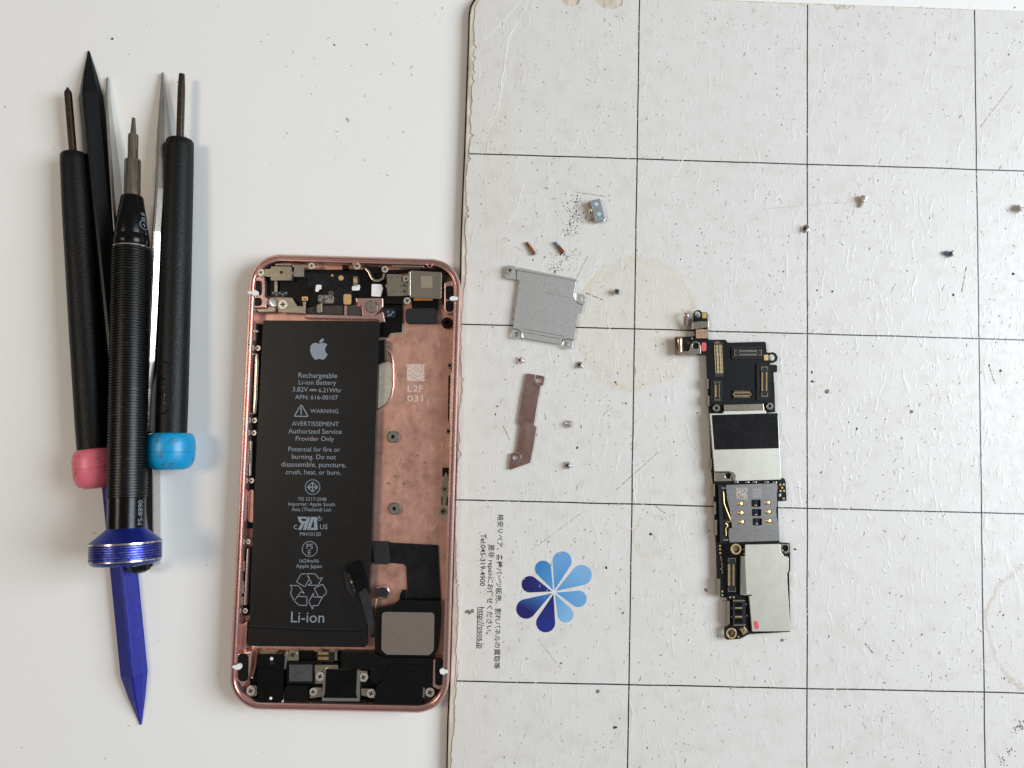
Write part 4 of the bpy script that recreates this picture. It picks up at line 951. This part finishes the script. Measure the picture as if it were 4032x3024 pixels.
# recognised-component mark: slanted mirrored R and U
for poly in ([(560, 1566), (640, 1566), (640, 1580), (590, 1580), (596, 1600), (640, 1600), (640, 1566), (662, 1566), (662, 1658), (640, 1658), (640, 1614), (628, 1614), (600, 1660), (574, 1660), (606, 1612), (578, 1608), (566, 1590)],):
    pass
def fill(V, pts): 
    q = [V.at(x, y, ZT) for x, y in pts]; tri = tessellate_polygon([[Vector((p.x, p.y, 0)) for p in q]]); ms.add(q, [tuple(t) for t in tri])
fill(EE, [(562, 1564), (650, 1566), (644, 1582), (592, 1580), (600, 1600), (640, 1602), (636, 1620), (618, 1620), (592, 1672), (566, 1672), (594, 1618), (576, 1608)])
fill(EE, [(640, 1566), (668, 1566), (632, 1673), (606, 1673)]); fill(EE, [(676, 1566), (700, 1566), (672, 1650), (666, 1673), (640, 1673), (644, 1650)]); fill(EE, [(664, 1655), (710, 1655), (705, 1673), (645, 1673)]); fill(EE, [(694, 1566), (720, 1566), (728, 1673), (700, 1673)])
for pl in ([(644, 580), (686, 506), (735, 502), (768, 545), (722, 626)], [(735, 502), (820, 504), (858, 552), (892, 534), (846, 612), (750, 612), (786, 590)], [(582, 612), (662, 616), (718, 692), (685, 672), (652, 718), (622, 758), (586, 690), (602, 640)],
           [(652, 716), (742, 720), (740, 804), (664, 800), (622, 758)], [(810, 640), (892, 602), (928, 668), (922, 690), (888, 724), (850, 720)], [(888, 726), (800, 722), (804, 686), (760, 766), (796, 842), (800, 804), (846, 804), (888, 726)]):
    stroke(F, pl, .2)
# fruit shaped mark
ap = []
for x, y in ((738, 152), (722, 147), (704, 145), (684, 152), (670, 170), (666, 196), (670, 226), (682, 254), (698, 275), (712, 283), (726, 279), (740, 275), (756, 279), (768, 283), (782, 278), (796, 262), (809, 238), (796, 226), (788, 208), (788, 190), (796, 172), (806, 160), (794, 150), (778, 146), (760, 148)): ap.append((x, y))
fill(EE, ap); fill(EE, [(740, 146), (742, 132), (750, 119), (764, 111), (778, 109), (778, 122), (770, 136), (756, 145)])
build('battery_print', ms, MT['ink'], bt)
# battery connector and its flex tail
bcx = pp('battery_connector', F, ('f', .3, (1112, 440), (1130, 420), (1218, 378), (1238, 392), (1302, 606), (1296, 640), (1224, 684), (1212, 670)), FB + .3, FB + 1.1, 'flex', .25)
pp('connector_foam', F, [(1086, 480), (1120, 484), (1196, 716), (1172, 728), (1116, 650)], FB + .05, FB + .5, 'foam', .1)
pp('connector_face', F, [(1112, 492), (1142, 484), (1216, 676), (1190, 712)], FB + .4, FB + .75, 'conn', .05)
for x, y in ((1140, 520), (1158, 562), (1166, 584), (1182, 616), (1192, 660)): pp('chip', F, [(x - 14, y - 9), (x + 10, y - 16), (x + 16, y + 5), (x - 8, y + 12)], FB + .75, FB + .9, 'gold' if y == 584 else mat('chip_blue', (64, 66, 86), .3, .4, .2, 2), .02)
pts = [(1225, 660, 1295, 630, FB + .8), (1250, 740, 1330, 700, FB + .6), (1280, 850, 1356, 800, FB + .35), (1312, 960, 1372, 930, FB), (1338, 1060, 1390, 1050, 3.4), (1350, 1110, 1392, 1100, 2.6)]
lo = []
for x0, y0, x1, y1, z in pts:
    a, b = F.at(x0, y0, z), F.at(x1, y1, z); c = Vector((0, 0, -.18)); lo.append([a, b, b + c, a + c])
build('battery_flex', Mesh().sweep(lo, 0, True, True), mat('flex_tail', (40, 43, 46), 0, .22, .2, .5, .01, 1, spec=.6), ph, smooth=True)
# --- top end
pp('top_flex', D, [(380, 160), (690, 150), (740, 195), (1290, 195), (1350, 300), (1490, 245), (1500, 470), (1195, 468), (1180, 530), (740, 545), (715, 560), (560, 455), (420, 440), (345, 450), (345, 300)], ZF, 2.9, 'flex', .12)
pp('flex_layer', D, [(750, 225), (1215, 240), (1240, 270), (1240, 350), (1170, 350), (1160, 530), (900, 530), (890, 380), (750, 360)], 2.9, 3.1, 'tape', .06)
pp('vibration_motor', D, ('r', 395, 165, 598, 298, .6), 2.6, 5.0, 'bracket', .3)
pp('motor_clip', D, ('f', .2, (345, 190), (465, 194), (465, 268), (345, 262)), 4.9, 5.2, 'bracket', .1)
pp('motor_clip', D, ('r', 540, 185, 590, 285, .2), 4.9, 5.25, 'bracket', .1)
pp('pressed_dot', D, ('c', 500, 222, 16), 5.0, 5.03, 'slot', 0)
a, b = D.at(598, 235, 3.9), D.at(712, 230, 3.9)
build('motor_shaft', Mesh().lathe(a, b, [(0, 1.5), (.5, 1.5), (.6, .9), (1.4, .9)], 20), MT['steel'], ph, smooth=True)
pp('motor_weight', D, ('r', 620, 172, 712, 264, .3), 2.8, 5.2, 'steel', .5)
pp('screw_tab', D, ('f', .8, (268, 200), (300, 184), (348, 196), (350, 258), (300, 270), (268, 250)), 4.7, 5.1, 'bracket', .1); pscrew(ph, D, 305, 222, 32, 5.5)
pp('contact_strip', D, ('r', 434, 265, 462, 412), 3.6, 3.8, 'bracket', .05)
pp('chip_row', D, ('r', 402, 402, 565, 446), 2.9, 3.2, 'conn', .05)
for k in range(5): pp('chip', D, ('r', 412 + k * 30, 408 + (k % 2) * 14, 432 + k * 30, 426 + (k % 2) * 14), 3.2, 3.4, mat('chip_grey', (110, 124, 126), .3, .4, .2, 2), .02)
pp('side_bracket', D, [(462, 462), (602, 462), (650, 540), (706, 542), (700, 500), (730, 492), (728, 612), (640, 606), (468, 602)], 3.6, 4.3, 'bracket', .12)
pscrew(ph, D, 513, 525, 44, 4.75, ang=.1); pp('gold_tab', D, ('r', 694, 452, 750, 490, .1), 3.2, 3.5, 'gold', .05); pp('tab_pin', D, ('c', 720, 474, 12), 3.5, 3.9, 'steel', .05)
build('screw', Mesh().lathe(D.at(395, 520, 4.0), D.at(440, 495, 5.4), [(0, .9), (.9, 1.0), (1.0, 1.35), (1.5, 1.3), (1.6, .9)], 20), MT['screw'], ph, smooth=True)
pp('ground_foot', D, [(250, 570), (370, 565), (385, 540), (450, 560), (440, 595), (290, 600)], 3.2, 4.2, 'bracket', .15)
pp('gold_dot', D, ('c', 1065, 275, 24), 3.1, 3.15, 'gold', 0); pp('gold_dot', D, ('c', 982, 251, 11), 3.1, 3.15, 'gold', 0)
for q in ([(828, 340), (878, 340), (878, 380), (855, 386), (850, 406), (820, 404)], [(1355, 332), (1448, 335), (1462, 370), (1440, 452), (1352, 448)], [(1168, 352), (1215, 350), (1232, 335), (1246, 350), (1238, 392), (1168, 394)]): pp('light_window', D, ('f', .3, *q), 3.1, 3.3, 'white', .05)
pp('capacitor', D, ('r', 1180, 262, 1220, 346, .1), 3.1, 4.0, 'bracket', .1); pp('capacitor_end', D, ('r', 1182, 285, 1218, 318), 4.0, 4.03, 'gold', 0)
pp('earpiece_mesh', D, ('r', 845, 436, 998, 516, .8), 3.1, 3.3, 'mesh', .05)
boss(ph, D, 968, 418, 23, 12, 3.1, 3.4, 'steel')
pp('copper_pad', D, ('r', 1088, 428, 1160, 526, .5), 3.1, 3.3, 'gold', .06)
pp('soft_pad', D, [(742, 560), (830, 535), (1092, 535), (1092, 624), (742, 612)], ZF, 2.8, 'pad', .15); pp('soft_pad', D, ('f', .8, (1130, 535), (1215, 532), (1256, 580), (1256, 628), (1128, 626)), ZF, 3.3, 'pad', .15)
pp('metal_clip', D, [(832, 530), (884, 510), (886, 596), (862, 606), (834, 600)], 2.8, 3.9, 'bracket', .15)
boss(ph, D, 1352, 545, 60, 16, 3.3, 4.2, 'steel')
for q in ([(600, 152), (800, 150), (822, 160), (815, 182), (600, 170)], [(438, 140), (590, 138), (590, 156), (440, 156)], [(1545, 152), (1850, 160), (1850, 176), (1545, 172)]): pp('ground_strip', D, q, 4.4, 4.9, 'bracket', .1)
pscrew(ph, D, 785, 160, 30, 5.2); pscrew(ph, D, 1216, 162, 32, 5.2); pscrew(ph, D, 1480, 192, 32, 5.0)
pp('housing_lug', D, ('c', 1195, 135, 26), 4.4, 5.4, 'rose', .2)
boss(ph, D, 1902, 152, 30, 14, 4.4, 5.6, 'rose')
pp('black_spacer', D, ('r', 1075, 150, 1135, 190), 3.5, 4.6, 'black', .1)
pp('mic_holder', D, [(1280, 160), (1470, 175), (1480, 235), (1440, 300), (1360, 290), (1325, 215)], 2.9, 4.0, 'black', .2); boss(ph, D, 1398, 246, 32, 14, 3.9, 4.5, 'black')
build('mic_bracket', Mesh().tube([D.at(x, y, 4.1) for x, y in ((1300, 185), (1330, 220), (1355, 275), (1385, 300), (1425, 300), (1462, 280), (1475, 235))], .35, 8, flat=.6), MT['bracket'], ph, smooth=True)
# cameras
cam_ = pp('camera_module', D, ('f', .3, (1722, 204), (2018, 222), (2012, 474), (1712, 458)), ZF, 5.3, 'bracket', .2)
pp('camera_side', D, ('r', 1702, 215, 1722, 440), 4.6, 5.6, 'steel', .1)
pp('etched_mark', D, ('r', 1822, 255, 1930, 370), 5.3, 5.306, mat('faint_etch', (160, 150, 132), .7, .5, .1, 1.5), 0, parent=cam_)
tm = Mesh()
for yy in (395, 415, 435): text_mesh('F4209H', D.at(1815, yy, 5.31), D.at(1925, yy + 2, 5.31), 5.31, tm, .7)
build('etched_text', tm, mat('faint_text', (140, 130, 114), .7, .5, .1, 1.5), cam_)
pp('shield_clip', D, ('f', .1, (1497, 238), (1636, 242), (1634, 310), (1720, 330), (1714, 440), (1606, 446), (1504, 440), (1495, 366), (1480, 350), (1500, 330)), 3.6, 4.6, 'bracket', .15)
pp('shield_step', D, ('r', 1506, 368, 1606, 446, .1), 4.6, 4.85, 'bracket', .08); pp('shield_step', D, ('r', 1500, 298, 1556, 330, .1), 4.6, 4.8, 'bracket', .08)
for x, y, r in ((1664, 346, 12), (1664, 402, 12), (1545, 270, 6), (1597, 270, 6), (1632, 352, 6), (1632, 406, 6)): pp('clip_hole', D, ('c', x, y, r), 4.6, 4.61, 'slot', 0)
pp('screw_tab', D, ('r', 1650, 250, 1708, 315, .3), 3.8, 4.2, 'bracket', .08); pscrew(ph, D, 1680, 282, 28, 4.6); pscrew(ph, D, 1690, 490, 34, 4.4)
pp('camera_flex', D, ('r', 1752, 466, 1932, 488), 3.6, 4.0, 'orange', .1)
pp('camera_cable', D, ('f', .3, (1735, 482), (1985, 490), (1985, 570), (1735, 565)), ZF, 3.4, 'flex', .3); pp('foam_pad', D, ('r', 1674, 562, 1972, 702, 1.0), 1.6, 3.6, 'foam', .25)
boss(ph, D, 2066, 698, 52, 18, ZF, 3.6, 'black')
pp('black_spacer', D, [(2025, 180), (2060, 200), (2055, 330), (2030, 480), (2018, 520), (2022, 230)], 1.5, 4.4, 'black', .2); pp('black_spacer', D, [(1470, 200), (2000, 180), (2020, 205), (1720, 205), (1500, 235)], 1.5, 4.0, 'black', .15)
pp('black_spacer', D, [(1480, 440), (1740, 450), (1740, 480), (1650, 480), (1640, 520), (1470, 520)], 1.5, 3.6, 'black', .15)
pp('side_flex', D, ('f', .3, (1470, 500), (1650, 500), (1640, 790), (1540, 790), (1500, 840), (1440, 830), (1480, 690)), ZF, 2.2, 'flex', .1)
pp('chip_block', D, ('r', 1460, 565, 1578, 650, .1), 2.2, 3.0, 'conn', .1)
for x, y in ((1510, 595), (1535, 620), (1555, 600), (1515, 630), (1510, 480), (1530, 490)): pp('chip', D, ('r', x - 10, y - 8, x + 10, y + 8), 3.0, 3.2, mat('chip_blue', (120, 136, 156), .3, .4, .2, 2), .02)
# --- right inner side
pp('flex_edge', EE, ('f', .3, (1225, -20), (1425, -20), (1424, 62), (1330, 72), (1290, 104), (1226, 106)), ZF, 1.75, 'offwhite', .05); pp('side_flex', EE, ('f', .3, (1225, -20), (1418, -20), (1416, 56), (1326, 66), (1286, 98), (1226, 100)), 1.75, 2.1, 'flex', .05)
pp('flat_connector', EE, [(1232, 124), (1282, 116), (1284, 296), (1220, 318), (1216, 160)], 1.6, 4.2, 'flex', .3)
ms = Mesh()
for k in range(11): ms.slab(shape(EE, ('r', 1284, 156 + k * 11, 1300, 161 + k * 11), 3.0), 2.6, 3.0)
build('contact_pins', ms, MT['gold'], ph)
pp('antenna_pad', EE, ('f', .6, (1224, 305), (1318, 300), (1334, 360), (1336, 500), (1318, 580), (1278, 640), (1214, 690)), ZF, 1.55, 'offwhite', .05)
build('pad_rim', Mesh().tube([EE.at(x, y, 1.5) for x, y in ((1300, 200), (1330, 240), (1344, 310), (1346, 500), (1330, 580), (1290, 650), (1214, 708))], .28, 8), MT['rose'], ph, smooth=True)
pp('etched_mark', EE, ('r', 1456, 318, 1600, 458), ZF, ZF + .01, 'etch', 0)
ms = Mesh(); text_mesh('L2F', EE.at(1462, 543, ZF), EE.at(1590, 543, ZF), ZF + .02, ms, 2.5); text_mesh('031', EE.at(1460, 624, ZF), EE.at(1586, 624, ZF), ZF + .02, ms, 2.5)
build('etched_text', ms, mat('etched_white', (214, 200, 192), .3, .5, .05, 1), ph)
boss(ph, EE, 1340, 912, 50, 14, ZF, 2.7, 'steel'); boss(ph, EE, 1352, 1500, 50, 14, ZF, 2.7, 'steel')
for x, y in ((1548, 1064), (1604, 1122), (1366, 1234), (1310, 1293), (1426, 1294)): pp('pin', EE, ('c', x, y, 9), ZF, 1.8, 'steel', .1)
for x, y in ((1806, 330), (1795, 868)): boss(ph, EE, x, y, 24, 10, 1.6, 3.4, 'bracket')
pp('button_contact', EE, [(1812, 380), (1822, 384), (1812, 800), (1800, 805)], 1.6, 3.6, 'bracket', .1); pp('button_flex', EE, [(1795, 420), (1812, 400), (1806, 780), (1790, 790)], 1.5, 2.6, 'flex', .05)
for q in ((1745, 1165, 1806, 1237), (1738, 1400, 1800, 1472)): pp('black_pad', EE, ('r',) + q, ZF, 1.8, 'black', .05)
pp('contact_spring', EE, ('f', .25, (1768, 1205), (1782, 1205), (1800, 1320), (1798, 1360), (1782, 1420), (1774, 1470), (1746, 1470), (1748, 1420), (1738, 1350), (1742, 1310)), 2.2, 2.5, 'bracket', .06)
pscrew(ph, EE, 1765, 1340, 33, 3.0, 'bracket')
pp('grey_tab', EE, ('f', .8, (1716, 1490), (1740, 1470), (1800, 1472), (1806, 1560), (1776, 1618), (1712, 1570)), ZF, 2.0, 'offwhite', .1); boss(ph, EE, 1752, 1522, 30, 14, 2.0, 2.4, 'bracket')
# --- left inner side: keys, ringer flex and clips
pp('side_flex', EE, [(185, -10), (272, -10), (262, 400), (226, 1200), (200, 1660), (150, 1660), (170, 1200), (196, 700), (200, 200)], ZF, 2.4, 'flex', .1)
pp('key_switch', EE, ('r', 182, -20, 222, 128, .2), 2.4, 4.2, 'bracket', .15); pp('key_switch', EE, ('r', 214, 40, 240, 60), 2.4, 4.4, 'steel', .08)
kb = [EE.at(x, y, 4.4) for x, y in ((178, 250), (190, 238), (232, 240), (234, 300), (222, 600), (212, 720), (176, 722))]
build('key_bracket', Mesh().tube(kb, .38, 8, flat=.7), MT['bracket'], ph, smooth=True)
pp('key_plate', EE, [(218, 250), (232, 252), (214, 716), (200, 716)], 2.4, 4.3, 'bracket', .1)
for x, y in ((238, 188), (210, 778), (206, 880), (186, 1270)): pscrew(ph, EE, x, y, 22, 3.6)
pp('key_switch', EE, ('r', 152, 1020, 178, 1130, .2), 2.4, 4.2, 'bracket', .1); pp('key_plate', EE, [(176, 945), (192, 945), (184, 1230), (168, 1230)], 2.4, 4.0, 'steel', .1)
pp('key_hole', EE, ('f', 1.0, (162, 1350), (205, 1338), (200, 1620), (155, 1600)), 2.4, 3.4, 'rose_dark', .4)
pp('key_plate', F, [(176, 262), (190, 264), (168, 800), (146, 800)], 2.4, 4.2, 'steel', .12)
for q in ((132, 380, 154, 480), (124, 570, 148, 690), (120, 720, 142, 800)): pp('key_switch', F, ('r',) + q, 2.4, 4.0, 'bracket', .1)
for x, y in ((184, 200), (156, 854)): pscrew(ph, F, x, y, 24, 3.9)
pp('side_flex', F, [(140, 250), (215, 250), (190, 900), (120, 900)], ZF, 2.3, 'flex', .1); pp('housing_rib', F, [(95, 1000), (180, 950), (165, 1290), (80, 1290)], ZF, 3.2, 'rose_dark', .3)
# --- right bottom: antenna flex, speaker
pp('antenna_flex', F, ('f', .4, (1356, 195), (1500, 195), (1530, 208), (1985, 232), (1992, 420), (2010, 760), (1695, 750), (1680, 435), (1660, 412), (1520, 400), (1360, 400)), 1.45, 1.9, 'tape', .08)
pp('foam_pad', F, [(1358, 200), (1508, 198), (1528, 395), (1510, 415), (1376, 412)], 1.9, 2.6, 'foam', .15)
boss(ph, F, 1450, 676, 70, 40, ZF, 2.9, 'rose', 'black'); pp('foam_dot', F, ('f', .4, (1384, 645), (1500, 640), (1520, 690), (1480, 730), (1384, 720)), 2.6, 3.0, 'foam', .12)
build('gold_wire', Mesh().tube([F.at(x, y, 3.0) for x, y in ((1400, 735), (1392, 800), (1386, 900), (1395, 1000))], [.32, .2, .15, .15], 8), MT['gold'], ph, smooth=True)
pp('black_clip', F, [(1640, 660), (1680, 655), (1690, 745), (1615, 740), (1620, 700)], 1.5, 2.4, 'black', .15)
sk = [F.px(x, y) for x, y in ((1405, 830), (1560, 795), (1610, 752), (1980, 760), (2008, 790), (2004, 1000))] + [G.px(x, y) for x, y in ((1985, 130), (1940, 210), (1480, 205), (1385, 150), (1380, 0))]
build('speaker_body', Mesh().slab(fillet([P(x, y, 4.4) for x, y in sk], .6), 1.5, 4.4), MT['black'], ph, .25)
sk = [F.px(x, y) for x, y in ((1452, 864), (1948, 872))] + [G.px(x, y) for x, y in ((1942, 150), (1900, 192), (1494, 186), (1446, 140))]
build('speaker_plate', Mesh().slab(fillet([P(x, y, 4.9) for x, y in sk], 1.1), 4.3, 4.9), MT['speaker'], ph, .18)
pp('speaker_box', G, ('f', .3, (1070, 165), (1380, 170), (1480, 215), (1930, 218), (1930, 490), (1840, 490), (1832, 650), (1390, 650), (1390, 540), (1400, 480), (1460, 440), (1470, 360), (1400, 325), (1070, 318)), 1.5, 4.6, 'black', .25)
build('speaker_ridge', Mesh().tube([G.at(x, y, 4.62) for x, y in ((1500, 350), (1500, 300), (1540, 275), (1840, 285), (1885, 310), (1890, 470))], .12, 6), MT['black'], ph, smooth=True)
pp('speaker_chamber', G, ('c', 1405, 390, 68), 1.5, 4.2, 'black', .25)
# --- bottom end
pp('bottom_tray', G, [(200, 150), (1100, 150), (1100, 320), (1400, 330), (1400, 660), (500, 660), (200, 560)], ZF, 2.2, 'flex', .1)
pp('audio_jack', G, ('f', .3, (270, 190), (290, 182), (505, 182), (528, 210), (508, 630), (275, 632)), 1.5, 5.2, 'flex', .2)
pp('jack_side', G, [(520, 190), (546, 160), (560, 165), (548, 250), (540, 320), (522, 330)], 2.2, 4.6, 'steel', .1); pp('jack_side', G, [(504, 465), (524, 465), (520, 625), (490, 660), (300, 660), (280, 634), (500, 634)], 2.2, 4.2, 'white', .1)
pp('jack_seal', G, [(295, 640), (385, 636), (382, 656), (320, 660)], 3.0, 4.3, mat('yellow_tape', (200, 160, 40), 0, .5, .1, 1), .05)
pp('jack_top', G, [(290, 160), (450, 164), (448, 184), (300, 184)], 2.2, 4.7, 'bracket', .1)
for x, y, r in ((408, 225, 15), (400, 600, 14)): pp('white_dot', G, ('c', x, y, r), 5.2, 5.22, 'white', 0)
pp('jack_dimple', G, ('c', 410, 262, 22), 5.2, 5.24, 'conn', .02)
pp('screw_tab', G, ('f', .6, (165, 500), (200, 478), (268, 480), (268, 580), (190, 580)), 3.2, 3.8, 'bracket', .1); pscrew(ph, G, 208, 532, 42, 4.3)
pp('screw_tab', G, [(530, 160), (660, 150), (662, 245), (560, 245)], 2.6, 3.4, 'bracket', .1); pscrew(ph, G, 606, 190, 46, 3.9, 'bracket')
pp('housing_rib', G, [(240, 140), (300, 145), (275, 190), (262, 300), (230, 420), (200, 400), (230, 300)], ZF, 2.6, 'rose_dark', .2)
pp('microphone_block', G, ('r', 545, 250, 810, 465, .3), 1.6, 3.8, 'black', .2); pp('soft_pad', G, ('r', 574, 282, 790, 440, .2), 3.8, 4.2, mat('grey_pad', (66, 64, 64), 0, .8, .2, .8, .1, 1.5), .1)
pp('black_box', G, ('f', .6, (530, 500), (560, 478), (740, 480), (752, 520), (745, 630), (525, 630)), 1.6, 4.4, 'black', .35)
pp('port_bracket', G, ('f', .15, (815, 285), (1036, 285), (1036, 315), (925, 318), (920, 430), (900, 460), (820, 462)), 2.8, 3.7, 'bracket', .12)
pp('port_shell', G, ('f', .2, (908, 330), (935, 318), (1225, 330), (1245, 370), (1240, 628), (885, 626), (885, 560)), 2.0, 4.4, 'steel', .12)
pp('port_cover', G, ('f', .3, (922, 326), (1216, 332), (1206, 560), (1222, 600), (890, 596), (910, 560)), 4.4, 4.7, 'flex', .12)
pp('port_tab', G, ('f', .2, (1236, 340), (1310, 345), (1325, 400), (1300, 445), (1240, 440)), 3.0, 3.7, 'bracket', .1); pp('port_tab', G, ('f', .2, (800, 496), (884, 500), (884, 585), (770, 600), (765, 540)), 2.6, 3.4, 'bracket', .1); pp('port_tab', G, ('f', .2, (1256, 508), (1385, 512), (1385, 600), (1256, 572)), 2.6, 3.4, 'bracket', .1)
for x, y, r in ((865, 395, 42), (1276, 402, 42), (800, 540, 36), (1348, 555, 42), (1906, 546, 44)): pscrew(ph, G, x, y, r, 4.4 if y < 500 else 4.0, ang=.3 + x * .01)
pp('screw_tab', G, ('c', 1908, 545, 58), 2.0, 3.5, 'black', .1); pp('screw_tab', G, [(1830, 498), (1860, 498), (1855, 592), (1832, 595)], 2.5, 4.0, 'steel', .1)
pp('board_connector', G, [(826, 148), (1030, 150), (1030, 242), (985, 262), (836, 240)], 2.2, 3.0, 'conn', .1)
ms = Mesh()
for k in range(9):
    for y in (160, 208): ms.slab(shape(G, ('r', 852 + k * 11 - 3, y, 852 + k * 11 + 3, y + 28), 3.2), 3.0, 3.2)
build('contact_pins', ms, MT['gold'], ph)
for q in ((812, 146, 880, 158), (955, 148, 1030, 160), (1005, 150, 1028, 240)): pp('connector_frame', G, ('r',) + q, 2.8, 3.4, 'bracket', .05)
pp('bottom_bar', G, ('f', .3, (800, 615), (1300, 615), (1318, 640), (1300, 672), (810, 668), (790, 640)), 2.0, 4.2, 'black', .2); pp('flex_rail', G, [(548, 245), (870, 240), (880, 275), (1040, 265), (1040, 290), (820, 285), (550, 285)], 1.8, 3.2, 'black', .1)
print('objects', len(bpy.data.objects))
